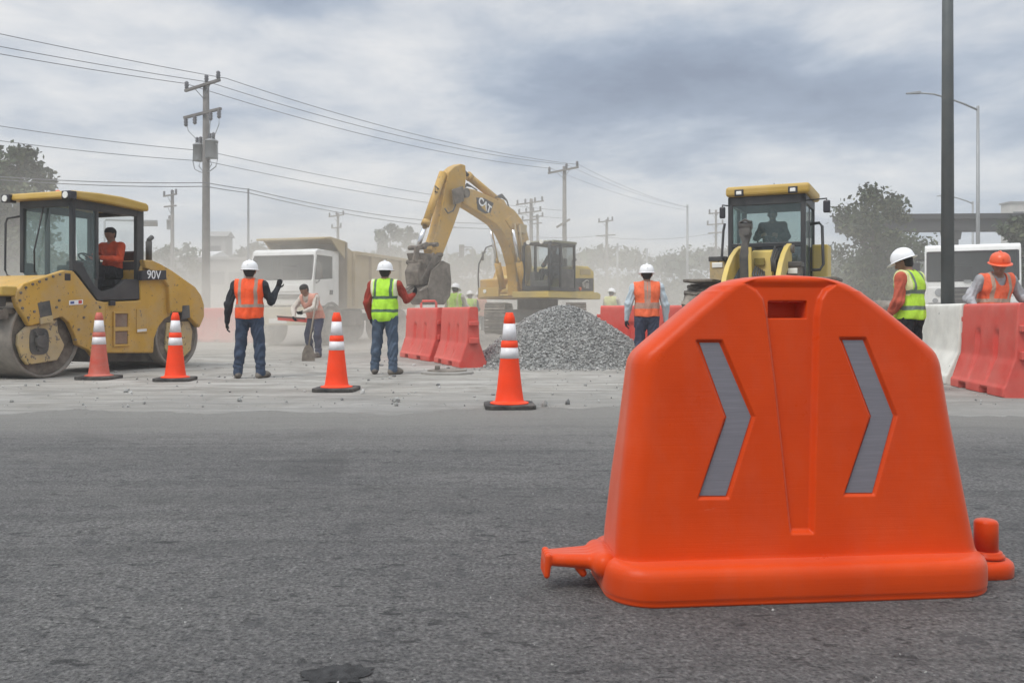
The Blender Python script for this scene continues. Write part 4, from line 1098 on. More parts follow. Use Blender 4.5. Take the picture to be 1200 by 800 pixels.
def roller():
    fr = Frame((-7.37, 14.6), 70); S = fr.side; t = thing('road_roller', 'yellow road roller with dark cab and two steel drums behind the cones', 'road roller', (fr.x, fr.y), fr.h)
    VS = .86
    P = lambda pts, v=VS: [S(px, py, v) for px, py in pts]
    # drums
    def drum(px, py, r, name, v=.78, sx=0):
        c = (S(px, py, v)[0] + sx, r); mb = MB()
        Mx = Matrix.Translation((c[0], 0, c[1])) @ Matrix.Rotation(R(90), 4, 'X')
        mb.lathe([(r-.045,-v+.06),(r-.04,-v),(r-.012,-v),(r,-v+.012),(r,v-.012),(r-.012,v),(r-.04,v),(r-.045,v-.06)], 64, 0, Mx)
        mb.obj(name, STEEL, t)
        return c
    def drum_disc(c, r, v=.74):
        Mx = Matrix.Translation((c[0], 0, c[1])) @ Matrix.Rotation(R(90), 4, 'X')
        MB().lathe([(r-.05,-v),(r*.5,-v+.04),(0,-v+.05)], 48, 0, Mx).obj('drum_end', GREASE, t); MB().lathe([(0,v-.05),(r*.5,v-.04),(r-.05,v)], 48, 0, Mx).obj('drum_end', GREASE, t)
    c1 = drum(54, 396, .625, 'drum'); c2 = drum(208, 398, .55, 'drum')
    drum_disc(c1, .625); drum_disc(c2, .55)
    # front frame side plates, yoke plates
    plate = [(17,349),(19,341),(27,332),(75,316.5),(85,317.5),(92,326),(112,352),(122,354),(122,418),(110,419),(103,410),(90,404),(87,393),(80,378),(72,371),(50,378),(34,382),(28,372),(20,360)]
    pp = P(plate)
    for v0, v1 in ((.78,.88), (-.88,-.78)):
        MB().side(pp, v0, v1).obj('side_plate', YEL, t, bevel=.018)
        vf = v1 if v0 > 0 else v0; sg = 1 if v0 > 0 else -1
        mb = MB()
        for px, py in ((30,337),(38,333),(46,330),(54,327),(62,324),(70,321.5),(24,343),(23,352),(26,361),(33,372),(66,360),(69,352),(40,365),(88,398),(92,386),(98,372),(117,360),(117,376),(117,394),(117,410)):
            a = S(px, py, vf); mb.cyl((a[0], vf-sg*.004, a[1]), (a[0], vf+sg*.016, a[1]), .020, n=8, smooth=False)
        mb.obj('bolt', GREASE, t)
    yk = P([(20,392),(31,382),(50,379),(66,374),(67,389),(74.5,404),(73,409),(66,422),(31,427.5),(25,420),(19.5,404)], .80)
    for v0, v1 in ((.765,.825), (-.825,-.765)):
        MB().side(yk, v0, v1).obj('yoke', YOKE, t, bevel=.015)
    hc = S(46, 400, .83)
    oval = [(hc[0]+.17*math.copysign(abs(math.cos(a))**.55, math.cos(a)), hc[1]+.20*math.copysign(abs(math.sin(a))**.6, math.sin(a))) for a in [2*math.pi*k/24 for k in range(24)]]
    MB().side(oval, .822, .834).obj('hub_opening', DARK, t)
    mb = MB(); wheel_side(mb, hc, .095, .83, .90, n=20); wheel_side(mb, (hc[0]+.02, hc[1]-.1), .04, .83, .88, n=12); mb.tube([(hc[0]-.1,.85,hc[1]+.12),(hc[0]+.02,.88,hc[1]+.02),(hc[0]+.09,.85,hc[1]+.16)], .018)
    mb.obj('hydraulic_motor', DARK, t, bevel=.006)
    mb = MB().side(P([(44,355),(58,352),(61,369),(47,372)], .88), .862, .885); mb.obj('plate_opening', DARK, t)
    mb = MB().side(P([(46,372.5),(61,369.5),(62,377),(47,380)], .885), .87, .905); mb.obj('bracket', YOKE, t, bevel=.008)
    a = S(79.5, 324.5, .885); mb = MB(); mb.side([(a[0]-.055,a[1]-.055),(a[0]+.055,a[1]-.055),(a[0]+.055,a[1]+.055),(a[0]-.055,a[1]+.055)], .875, .886); mb.obj('lifting_eye', SIGNBLK, t, bevel=.01)
    # decal: a white label with a red and a blue mark
    q = P([(81,352),(97,351),(97,356.5),(81,357.5)], .885)
    MB().side(q, .883, .887).obj('sticker', WHITE_LET, t)
    MB().side(P([(82.5,353.3),(87,353),(87,355.8),(82.5,356.2)], .888), .886, .8885).obj('sticker_mark', mat('sticker_blue', (.05,.08,.25), .5), t)
    MB().side(P([(92,352),(96,351.7),(96,355.5),(92,356)], .888), .886, .8885).obj('sticker_mark', mat('sticker_red', (.55,.05,.04), .5), t)
    # front cover and beam across the machine
    sA = S(20, 345, VS)[0]; zA = S(20, 345, VS)[1]
    s75 = S(75, 317, VS); s27 = S(27, 332, VS)
    MB().hexa([(s27[0]-.02,-.78,s27[1]-.13),(s27[0]-.02,.78,s27[1]-.13),(s75[0],.78,s75[1]-.16),(s75[0],-.78,s75[1]-.16),(s27[0]-.02,-.78,s27[1]-.06),(s27[0]-.02,.78,s27[1]-.06),(s75[0],.78,s75[1]-.06),(s75[0],-.78,s75[1]-.06)]).obj('top_cover', YEL, t, bevel=.015)
    b0 = S(17, 345, .86)
    MB().bx(b0[0]-.05, b0[0]+.20, -.86, .86, b0[1]-.02, b0[1]+.12).obj('front_beam', YELC, t, bevel=.02)
    MB().bx(b0[0]+.02, b0[0]+.205, -.70, .72, b0[1]-.17, b0[1]-.03).obj('lamp_bar', DARK, t, bevel=.012)
    for v in (.40, -.40): MB().bx(b0[0]+.20, b0[0]+.225, v-.12, v+.12, b0[1]-.15, b0[1]-.05).obj('headlight', LAMP, t, bevel=.012)
    for v in (.64, -.64): MB().bx(b0[0]+.20, b0[0]+.225, v-.07, v+.07, b0[1]-.15, b0[1]-.05).obj('indicator', AMBER, t, bevel=.012)
    mb = MB().bx(b0[0]-.10, b0[0]+.10, -.76, .76, b0[1]-.28, b0[1]-.20)
    for k in range(5): mb.bx(b0[0]+.02, b0[0]+.16, -.7+.33*k, -.55+.33*k, b0[1]-.36, b0[1]-.22)
    mb.tube([(b0[0]+.12,-.72,b0[1]-.30),(b0[0]+.12,.72,b0[1]-.33)], .025)
    mb.obj('scraper', GREASE, t, bevel=.008)
    # centre body and engine hood
    body = P([(122,354),(165,352),(164,318),(168,305),(178,305.5),(188,310),(200,317),(200,370),(193,374),(186,383),(181,397),(180,413.5),(124,413.5)], .80)
    MB().side(body, -.80, .80).obj('engine_body', YEL, t, bevel=.022)
    hood = P([(168,304.5),(178,305),(188,309.5),(201,317),(215,327),(228,336),(235,346),(238.5,357),(238.5,371),(233,384),(226,376),(216,366),(203,365),(199,368),(197,335),(186,321),(170,314)], .86)
    for v0, v1 in ((.76,.88), (-.88,-.76)):
        MB().side(hood, v0, v1).obj('rear_side_plate', YEL, t, bevel=.02)
    hm = P([(168,305),(178,305.5),(188,310),(201,317.5),(215,327.5),(228,336.5),(235,347),(236,358),(222,352),(205,338),(190,326),(172,318)], .86)
    MB().side(hm, -.76, .76).obj('engine_hood', YELC, t, bevel=.02)
    MB().side(P([(214,358),(222,357.5),(223,372),(213,374)], .885), .868, .884).obj('plate_opening', DARK, t)
    yk2 = P([(196,378),(222,376),(226,388),(224,410),(214,420),(200,420),(194,408)], .78)
    for v0, v1 in ((.735,.775), (-.775,-.735)): MB().side(yk2, v0, v1).obj('yoke', YOKE, t, bevel=.012)
    # badge: white characters on a black plate
    lab = P([(166,317),(195,316.5),(195,327.5),(166,328.5)], .885)
    zc = sum(p[1] for p in lab)/4; s0 = lab[0][0]; s1 = lab[1][0]; sc = (s0+s1)/2
    MB().side(lab, .80, .888).obj('nameplate', SIGNBLK, t, bevel=.01)
    Mt = Matrix.Translation((sc + (s0-s1)*.02, .8905, zc)) @ Matrix(((-1,0,0,0),(0,0,1,0),(0,1,0,0),(0,0,0,1)))
    text_mesh('lettering', '90V', .21, WHITE_LET, t, Mt, .002, .0015)
    # service openings and hatch
    for a in ([(134,367.5),(149,367.5),(149,383),(134,383)], [(134,388),(149,388),(149,403),(134,403)]):
        q = P(a, .805); MB().side(q, .80, .812).obj('step_opening', mat('rusty_step', (.20,.115,.075), .8, 0, .2, 6, dust=.4), t, bevel=.006)
        cx = sum(p[0] for p in q)/4; cz = sum(p[1] for p in q)/4; w = abs(q[0][0]-q[1][0])/2; h = abs(q[0][1]-q[2][1])/2
        mb = MB().bx(cx-w-.035, cx+w+.035, .80, .83, cz+h, cz+h+.035).bx(cx-w-.035, cx+w+.035, .80, .83, cz-h-.035, cz-h).bx(cx-w-.035, cx-w, .80, .83, cz-h, cz+h).bx(cx+w, cx+w+.035, .80, .83, cz-h, cz+h)
        mb.obj('step_frame', YEL, t, bevel=.006)
    q = P([(160,362),(173,362),(173,390),(160,390)], .81); MB().side(q, .80, .817).obj('hatch', YEL, t, bevel=.01)
    MB().side(P([(161,386),(172,385),(172,388),(161,389)], .82), .815, .822).obj('hatch_handle', WHITE, t, bevel=.004)
    MB().side(P([(128,352),(134,352),(134,358),(128,358)], .82), .80, .85).obj('door_stop', SIGNBLK, t, bevel=.006)
    ub = P([(104,404),(185,404),(185,424),(104,424)], .55)
    MB().side(ub, -.55, .55).obj('undercarriage', DARK, t, bevel=.02)
    # cab
    VC, VF = .76, .36        # the cab stands over the near side
    sf, zb = S(85, 318, VC); sr = S(167, 345, VC)[0]; zr = S(166, 350, VC)[1]; ztop = S(85, 236, VC)[1]; zt2 = S(166, 240, VC)[1]; ztop = (ztop+zt2)/2
    zfront = S(85, 326, VC)[1]
    s_d = S(113, 352, VC)[0]      # where the side window gives way to the door
    fr_ = MB(); w = .075
    def post(s, v, z0, z1, ws=.08, wv=.08): fr_.bx(s-ws/2, s+ws/2, v-wv/2, v+wv/2, z0, z1)
    e = VC - .035
    for v in (e, -VF+.035):
        post(sf-.03, v, zb, ztop, .07); post(sr+.05, v, zr-.0, ztop, .16); post(s_d-.02, v, zb-.1, ztop, .055)
    for v in (e, -VF+.035):
        fr_.bx(sr, sf, v-.035, v+.035, ztop-.16, ztop)
    fr_.bx(sf-.07, sf+.005, -VF, VC, ztop-.13, ztop+.02); fr_.bx(sr, sr+.10, -VF, VC, ztop-.13, ztop)
    fr_.bx(sf-.10, sf+.03, -VF, VC, zfront-.03, zfront+.05)
    fr_.bx(sr, sr+.09, -VF+.1, VC-.1, zr, zr+.65); fr_.bx(sr, sf-.05, -VF+.02, VC-.02, ztop-.015, ztop+.03)
    fr_.bx(sr, sf-.5, -VF+.05, VC-.05, zr-.02, zr+.05)
    fr_.obj('cab_frame', BLACK, t, bevel=.012)
    # dark lower door and corner panel
    dp = P([(85,316),(92,322),(114,352),(166,350.5),(168,327),(146,327),(140,333),(133,338),(119,341.5),(112,336),(101,318),(97,307),(88,306)], VC)
    dp = [(sf-.02 if i in (0,12) else a, b) for i, (a, b) in enumerate(dp)]
    for v0, v1 in ((VC-.06, VC+.012), (-VF-.012, -VF+.06)): MB().side(dp, v0, v1).obj('lower_door', BLACK, t, bevel=.012)
    Q = lambda pts, v: [(a, v, b) for a, b in [S(px, py, VC) for px, py in pts]]
    pane('windscreen', [(sf-.01,-VF+.07,zfront+.05),(sf-.01,VC-.07,zfront+.05),(sf-.035,VC-.07,ztop-.13),(sf-.035,-VF+.07,ztop-.13)], GLASS_G, t)
    pane('side_window', Q([(92,316),(112,340),(112,246),(89,244)], VC-.02), GLASS_G, t)
    pane('side_window', [(p[0], -VF+.02, p[2]) for p in Q([(92,316),(112,340),(112,246),(89,244)], VC)], GLASS_C, t)
    pane('door_window', [(p[0], -VF+.02, p[2]) for p in Q([(116,340),(160,328),(160,248),(116,246)], VC)], GLASS_C, t)
    pane('rear_window', [(sr+.03,-VF+.1,zr+.65),(sr+.03,VC-.1,zr+.65),(sr+.03,VC-.1,ztop-.13),(sr+.03,-VF+.1,ztop-.13)], GLASS_C, t)
    # roof
    rfz = S(85, 232, .92)[1]; rft = S(85, 222, .92)[1]; srr = S(176, 236, .92)[0]; sff = sf + .17
    th = rft - rfz
    rp = [(sff, rfz+.02), (sff-.03, rfz+th*.95), (sff-.6, rfz+th*1.15), (sf-.9, rfz+th*1.15), (srr+.05, rfz+th*.80), (srr, rfz+th*.55), (srr, rfz-.03), (sf-.8, rfz)]
    MB().side(rp, -.50, .90).obj('roof', YELC, t, bevel=.03)
    for v in (.84, -.44):
        mb = MB().bx(sff-.10, sff+.035, v-.09, v+.09, rfz-.015, rfz+th*.85); o = mb.obj('lamp_housing', SIGNBLK, t, bevel=.012)
        c = MB().cyl((sff+.035, v, rfz+th*.35), (sff+.05, v, rfz+th*.35), .052, n=20); c.obj('work_lamp', LAMP, t)
    MB().lathe([(.05,0),(.05,.07),(.03,.10),(0,.11)], 16, 0, Matrix.Translation((sf-.5, -.1, rfz+th*1.15))).obj('beacon', AMBER, t)
    # mirror bracket, wiper, grab rail
    h0 = S(10, 258, .76)
    va, vb = -VF-.03, -VF-.24
    MB().tube([(sf-.02,va,ztop-.25),(sf+.03,vb,ztop-.28),(sf+.04,vb-.03,ztop-.36),(sf+.04,vb-.04,zfront+.15),(sf+.03,vb,zfront+.06),(sf-.02,va,zfront+.0)], .017).obj('grab_rail', BLACK, t)
    MB().tube([(sf+.02,-.02,zfront+.1),(sf+.045,.0,zfront+.45),(sf+.01,.16,ztop-.12)], .013).obj('wiper', BLACK, t)
    ex = S(176, 300, .5)
    MB().cyl((ex[0]-.02,.45,ex[1]-.12),(ex[0]-.02,.45,S(176,283,.45)[1]), .055).tube([(ex[0]-.02,.45,S(176,284,.45)[1]),(ex[0]-.03,.45,S(176,281,.45)[1]),(ex[0]-.10,.45,S(176,277.5,.45)[1])], .045).obj('exhaust', DARK, t)
    # inside: floor, seat, console, wheel
    zs = zr + .33
    sc = S(133, 320, .25)[0]
    mb = MB().bx(sc-.27, sc+.22, -.02, .50, zs-.14, zs); mb.bx(sc-.36, sc-.24, -.02, .50, zs-.1, zs+.52); mb.obj('seat', SEAT, t, bevel=.04)
    MB().bx(sc-.2, sc+.15, .05, .42, zr, zs-.14).obj('seat_base', DARK, t, bevel=.02)
    mb = MB().bx(sc+.62, sc+.88, -.10, .55, zr, zs+.22).bx(sc+.55, sc+.80, .02, .40, zs+.20, zs+.30); mb.obj('console', DARK, t, bevel=.03)
    mt = Matrix.Translation((sc+.52,.24,zs+.34)) @ Matrix.Rotation(R(-28), 4, 'Y')
    k = 28; mb = MB().tube([mt @ Vector((.17*math.cos(2*math.pi*i/k), .17*math.sin(2*math.pi*i/k), 0)) for i in range(k+1)], .014); mb.bar(mt @ Vector((-.16,0,0)), mt @ Vector((.16,0,0)), .03, .012); mb.bar(mt @ Vector((0,0,0)), mt @ Vector((.05,0,-.25)), .04, .04)
    mb.obj('steering_wheel', BLACK, t)
    w = fr; loc = (fr.x + sc*fr.F[0] + .24*fr.L[0], fr.y + sc*fr.F[1] + .24*fr.L[1], zs)
    head = math.degrees(math.atan2(fr.F[0], fr.F[1]))
    seated_operator(loc, head, 'roller driver in orange workwear sitting in the dark cab', SH_ORANGE, JEANS_D)
roller()
# ================================================================ excavator
def excavator():
    fr = Frame((.78, 26), 55); S = fr.side
    t = thing('excavator', 'yellow tracked excavator with raised boom digging behind the gravel heap', 'excavator', (fr.x, fr.y), fr.h)
    P = lambda pts, v=0: [S(px, py, v) for px, py in pts]
    ZB = .34
    # undercarriage turned to face the camera more squarely
    ta = R(180+86) - fr.h; Mu = Matrix.Rotation(ta, 4, 'Z')
    for v in (-1.16, 1.16):
        prof = []
        r = .44; half = 1.38
        for k in range(13): a = -math.pi/2 + math.pi*k/12; prof.append((half + r*math.cos(a), ZB + r + r*math.sin(a)))
        for k in range(13): a = math.pi/2 + math.pi*k/12; prof.append((-half + r*math.cos(a), ZB + r + r*math.sin(a)))
        mb = MB()
        tr = lambda a, b, q: Mu @ Vector((a, q, b))
        mb.prism(prof, tr, v-.17, v+.17)
        # shoes with grousers
        L = [0]; n = len(prof)
        for i in range(n): L.append(L[-1] + math.dist(prof[i], prof[(i+1) % n]))
        m = 42
        for k in range(m):
            d = L[-1]*k/m; i = max(j for j in range(n) if L[j] <= d); f = (d-L[i])/(L[i+1]-L[i])
            a, b = prof[i], prof[(i+1) % n]; c = (a[0]+(b[0]-a[0])*f, a[1]+(b[1]-a[1])*f); tx, tz = b[0]-a[0], b[1]-a[1]; q = math.hypot(tx, tz); tx /= q; tz /= q
            nx, nz = tz, -tx
            w = L[-1]/m*.46
            pl = [(c[0]-tx*w, c[1]-tz*w), (c[0]+tx*w, c[1]+tz*w), (c[0]+tx*w+nx*.03, c[1]+tz*w+nz*.03), (c[0]+tx*.02+nx*.03, c[1]+tz*.02+nz*.03), (c[0]+tx*.01+nx*.065, c[1]+tz*.01+nz*.065), (c[0]-tx*.015+nx*.065, c[1]-tz*.015+nz*.065), (c[0]-tx*.02+nx*.03, c[1]-tz*.02+nz*.03), (c[0]-tx*w+nx*.03, c[1]-tz*w+nz*.03)]
            mb.prism(pl, tr, v-.29, v+.29)
        mb.obj('track', GREASE, t)
    mb = MB().bx(-.9,.9,-1.0,1.0,ZB+.35,ZB+.75,M=Mu); mb.cyl((0,0,ZB+.7),(0,0,1.42),.62,n=32); mb.obj('turntable', DARK, t, bevel=.03)
    # deck and house
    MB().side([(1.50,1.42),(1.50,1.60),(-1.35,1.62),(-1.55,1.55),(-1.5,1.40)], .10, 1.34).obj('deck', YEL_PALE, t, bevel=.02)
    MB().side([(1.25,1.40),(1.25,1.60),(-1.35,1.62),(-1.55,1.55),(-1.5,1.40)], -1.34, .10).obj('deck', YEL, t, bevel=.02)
    hood = P([(645,346),(656,330),(668,312.5),(676,311),(690,312),(696.5,318),(697,346)], 1.30)
    MB().side(hood, -1.2, 1.30).obj('engine_house', YEL_PALE, t, bevel=.05)
    q = P([(673,326),(695.5,326),(695.5,341),(673,341)], 1.31); MB().side(q, 1.295, 1.315).obj('engine_opening', DARK, t, bevel=.01)
    cx = sum(p[0] for p in q)/4; cz = sum(p[1] for p in q)/4
    mb = MB().bx(cx-.2,cx+.0,1.29,1.37,cz-.12,cz+.06); mb.cyl((cx+.12,1.3,cz-.02),(cx+.12,1.38,cz-.02),.09).tube([(cx-.22,1.33,cz+.1),(cx-.05,1.38,cz+.13),(cx+.2,1.34,cz+.02)], .03); mb.obj('engine_parts', mat('engine_grey', (.30,.28,.25), .6, .2, .3, 9), t, bevel=.01)
    MB().cyl((cx+.28,1.3,cz-.13),(cx+.28,1.36,cz-.13),.05).obj('filter', AMBER, t)
    q = P([(680,315),(692,315.5),(692,322),(680,322)], 1.31); MB().side(q, 1.295, 1.315).obj('vent', TAN, t, bevel=.01)
    s0 = P([(672,311)], .2)[0]; MB().cyl((s0[0],.2,2.2),(s0[0],.2,2.62),.06).tube([(s0[0],.2,2.6),(s0[0],.2,2.66),(s0[0]-.12,.2,2.70)], .055).obj('exhaust', DARK, t)
    # right-hand box, steps and hand rail beyond the boom
    MB().side([(1.20,1.60),(1.20,1.98),(.55,2.05),(.35,2.42),(-.6,2.46),(-.6,1.60)], -1.30, -.55).obj('tool_box', YEL, t, bevel=.03)
    MB().side([(1.28,1.46),(1.34,1.46),(1.34,1.74),(1.28,1.74)], -1.25, -.5).obj('front_lamp_panel', YELC, t, bevel=.01)
    MB().cyl((1.34,-1.0,1.63),(1.365,-1.0,1.63),.055).obj('work_lamp', LAMP, t)
    z = lambda px, py, s: fr.front(px, py, s)
    MB().tube([(1.25,-1.30,1.50),(1.25,-1.32,2.1),(1.22,-1.32,2.45),(.85,-1.32,2.98),(.60,-1.30,3.05),(.45,-1.28,2.95),(.42,-1.28,2.42)], .024).tube([(1.26,-1.32,1.62),(1.30,-.62,1.62),(1.30,-.60,1.46)], .02).obj('hand_rail', BLACK, t)
    MB().bx(.62,.68,-1.62,-1.58,2.60,2.86).tube([(.85,-1.32,2.85),(.66,-1.60,2.80)], .012).obj('mirror', DARK, t)
    # cab
    s0, s1, v0, v1, zb, zt = .02, 1.46, .42, 1.36, 1.62, S(645, 282, 1.36)[1]
    mb = MB(); w = .07
    for s in (s0+w/2, s1-w/2):
        for v in (v0+w/2, v1-w/2): mb.bx(s-w/2, s+w/2, v-w/2, v+w/2, zb, zt-.10 if s > 1 else zt)
    for v in (v0+w/2, v1-w/2):
        mb.bx(s0, s1-.06, v-w/2, v+w/2, zt-.08, zt); mb.bx(s0, s1, v-w/2, v+w/2, zb, zb+.10); mb.bx(.78, .86, v-w/2, v+w/2, zb, zt-.05)
        mb.bar((s1-.04, v, zt-.13), (s1-.16, v, zt-.03), w, w)
    mb.bx(s1-w, s1, v0, v1, zb, zb+.14); mb.bx(s1-.2, s1-.1, v0, v1, zt-.09, zt-.01); mb.bx(s0, s0+w, v0, v1, zt-.1, zt); mb.bx(s0, s0+w, v0, v1, zb, zb+.62)
    mb.obj('cab_frame', BLACK, t, bevel=.014)
    MB().side([(s1-.10,zt-.035),(s1-.22,zt+.035),(s0-.02,zt+.055),(s0-.04,zt-.02)], v0-.03, v1+.03).obj('cab_roof', mat('olive_roof', (.16,.17,.11), .6, 0, .1, 3, dust=.5), t, bevel=.02)
    MB().side([(.80,zb+.05),(s0,zb+.05),(s0,zb+.66),(.80,zb+.62)], v1-.05, v1-.015).obj('door_panel', DARK, t, bevel=.01)
    pane('windscreen', [(s1-.02,v0+.06,zb+.1),(s1-.02,v1-.06,zb+.1),(s1-.04,v1-.06,zt-.1),(s1-.04,v0+.06,zt-.1)], GLASS_C, t)
    pane('door_window', [(.08,v1-.03,zb+.62),(.80,v1-.03,zb+.60),(.80,v1-.03,zt-.08),(.08,v1-.03,zt-.08)], GLASS_D, t)
    pane('side_window', [(.86,v1-.03,zb+.1),(s1-.08,v1-.03,zb+.1),(s1-.08,v1-.03,zt-.12),(.86,v1-.03,zt-.08)], GLASS_K, t)
    pane('side_window', [(.1,v0+.03,zb+.3),(s1-.1,v0+.03,zb+.3),(s1-.1,v0+.03,zt-.12),(.1,v0+.03,zt-.08)], GLASS_C, t)
    MB().bx(.12,.62,.62,1.14,zb+.05,zb+.42).bx(.10,.24,.62,1.14,zb+.4,zb+.98).obj('seat', SEAT, t, bevel=.05)
    MB().bx(.95,1.25,.55,.72,zb+.05,zb+.55).bx(1.1,1.3,.6,1.2,zb+.05,zb+.3).obj('console', DARK, t, bevel=.03)
    MB().cyl((1.45,.65,zt-.02),(1.5,.65,zt-.02),.06).cyl((1.45,1.1,zt-.02),(1.5,1.1,zt-.02),.06).obj('roof_lamp', LAMP, t)
    # boom
    top = [(540.5,220.5),(552,223),(565,228.5),(585,238),(598,246.5),(607,258),(613,272),(617,290),(618.5,310),(617.5,332),(615,347)]
    bot = [(601,347),(601,330),(598.5,310),(593,290),(586,275),(577,263.5),(566,256),(552,247),(537.5,238.5),(533,229)]
    pb = P(top + bot, .02)
    MB().side(pb, -.18, .18).obj('boom', YEL, t, bevel=.03)
    seg = P([(594,258),(601,252),(608,262),(601,268)], .25); MB().side(seg, -.21, .21).obj('boom_lug', YEL, t, bevel=.02)
    # badge on the boom
    bd = P([(558.5,231.5),(567,232),(578.5,238),(575,249),(569,250.5),(560,245.5)], .19)
    MB().side(bd, .178, .192).obj('badge', SIGNBLK, t, bevel=.004)
    cx = sum(p[0] for p in bd)/6; cz = sum(p[1] for p in bd)/6
    ang = math.atan2(bd[2][1]-bd[1][1], -(bd[2][0]-bd[1][0]))
    Mt = Matrix.Translation((cx, .1935, cz+.01)) @ Matrix(((-1,0,0,0),(0,0,1,0),(0,1,0,0),(0,0,0,1))) @ Matrix.Rotation(-.42, 4, 'Z')
    text_mesh('lettering', 'CAT', .30, WHITE_LET, t, Mt, .002, .012)
    tri = [(-.13,-.13),(.13,-.13),(0,.02)]
    mb = MB(); q = [Mt @ Vector((a, b, .0035)) for a, b in tri]; mb.add(q, [(0,1,2)]); mb.obj('badge_triangle', YELC, t)
    # stick
    st = P([(529,195.5),(536,192.5),(541.5,194),(542.5,206),(541,222),(536.5,240),(529,262),(519.5,287),(514,301),(503.5,301),(501,292),(507.5,272),(512.5,250),(516.5,226),(522,202)], .02)
    MB().side(st, -.14, .14).obj('stick', YEL, t, bevel=.025)
    pv = S(537, 227, 0); mb = MB().cyl((pv[0],-.31,pv[1]),(pv[0],.31,pv[1]),.13,n=24); mb.side(P([(531,222),(543,218),(544,236),(533,240)], .3), .245, .30).side(P([(531,222),(543,218),(544,236),(533,240)], .3), -.30, -.245); mb.obj('pivot', GREASE, t, bevel=.01)
    c3 = lambda px, py, v=0: (S(px, py, v)[0], v, S(px, py, v)[1])
    # bucket cylinder along the front of the stick
    fo = lambda px, py: c3(px, py, .02)
    MB().cyl(fo(519,203), fo(499,261.5), .105, .10).cyl(fo(500,259), fo(498,264), .115).obj('bucket_cylinder', YEL, t)
    MB().cyl(fo(499,262), fo(489.5,290), .062).obj('bucket_rod', CHROME, t)
    # arm cylinder over the boom
    MB().cyl(c3(549.5,207), c3(588,239), .105).cyl(c3(548,205.5), c3(551,208.5), .12).obj('arm_cylinder', YEL, t)
    MB().cyl(c3(539.5,197), c3(550,207), .05).obj('arm_rod', DARK, t)
    MB().side(P([(583,233),(590,234),(596,245),(585,243)], .12), -.14, .14).obj('cylinder_bracket', YEL, t, bevel=.015)
    for v in (.38, -.38):
        A = c3(588,270,0); B_ = c3(601.5,338,0)
        mid = [A[i]*.45+B_[i]*.55 for i in range(3)]
        MB().cyl((A[0],v,A[2]), (mid[0],v,mid[2]), .05).obj('lift_rod', CHROME, t)
        MB().cyl((mid[0],v,mid[2]), (B_[0],v,B_[2]), .10).obj('lift_cylinder', YEL, t)
    # hoses
    mb = MB()
    for dv in (-.09, -.03, .03, .09):
        mb.tube([c3(580,231,dv), c3(588,229.5+dv*20,dv), c3(594,235,dv), c3(597,245,dv), c3(603,253,dv)], .022, 6)
        mb.tube([c3(543,221,dv), c3(547,216.5+dv*15,dv), c3(553,219,dv), c3(559,223,dv)], .018, 6)
    mb.tube([c3(534,240,.25), c3(531,247,.28), c3(525,250,.27), c3(521,244,.2)], .02, 6).tube([c3(514,222,.1), c3(510,218,.1), c3(510,225,.1), c3(515,226,.1)], .02, 6)
    mb.obj('hydraulic_hose', BLACK, t)
    mb = MB().side(P([(609,262),(617,264),(616,274),(609,272)], .26), .2, .28); mb.tube([c3(603,262,.26), c3(606,290,.26), c3(606,330,.26)], .03).tube([c3(609,264,.26), c3(612,300,.26), c3(611,335,.26)], .03)
    mb.obj('boom_pipe', TAN, t)
    # linkage, coupler, bucket
    mb = MB()
    for v in (-.20, .20):
        mb.bar(c3(489,290,v), c3(486,306,v), .06, .15); mb.bar(c3(501,286,v), c3(489,291,v), .06, .12); mb.bar(c3(510,299,v), c3(496,330,v), .07, .22)
    for p in ((489,290),(503,287),(508,299),(487,307)):
        a = c3(*p); mb.cyl((a[0],-.28,a[2]),(a[0],.28,a[2]),.06)
    mb.obj('bucket_linkage', GREASE, t, bevel=.01)
    mb = MB().side(P([(484,296),(512,299),(509,312),(503,326),(499,334),(484,334),(482,318),(487,306)], .02), -.22, .22); mb.obj('quick_coupler', GREASE, t, bevel=.03)
    bk = [(503+(a-503)*.56, b) for a, b in ((486,318),(509,306),(524,310),(527.5,330),(525,347),(512,357),(492,357),(480,349),(478,337))]
    pbk = P(bk, .02); n = len(pbk); mb = MB()
    W = .37
    mb.side(pbk, W-.03, W).side(pbk, -W, -W+.03)
    for i in range(1, 8):
        a, b = pbk[i], pbk[i+1]
        dx, dz = b[0]-a[0], b[1]-a[1]; q = math.hypot(dx, dz); nx, nz = -dz/q*.03, dx/q*.03
        mb.side([a, b, (b[0]+nx, b[1]+nz), (a[0]+nx, a[1]+nz)], -W, W)
    e = pbk[8]
    for k in range(5):
        v = -W+.08+k*(2*W-.16)/4; mb.hexa([(e[0]-.05,v-.05,e[1]-.03),(e[0]+.22,v-.02,e[1]-.10),(e[0]+.22,v+.02,e[1]-.10),(e[0]-.05,v+.05,e[1]-.03),(e[0]-.05,v-.05,e[1]+.05),(e[0]+.22,v-.02,e[1]-.08),(e[0]+.22,v+.02,e[1]-.08),(e[0]-.05,v+.05,e[1]+.05)])
    mb.obj('bucket', mat('bucket_steel', (.065,.058,.05), .7, .2, .3, 5, dust=.6, dscale=4, dthr=.45), t)
    loc = (fr.x + .42*fr.F[0] + .88*fr.L[0], fr.y + .42*fr.F[1] + .88*fr.L[1], zb+.42)
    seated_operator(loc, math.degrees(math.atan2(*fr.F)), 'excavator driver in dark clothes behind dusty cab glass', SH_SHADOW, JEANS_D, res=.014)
excavator()
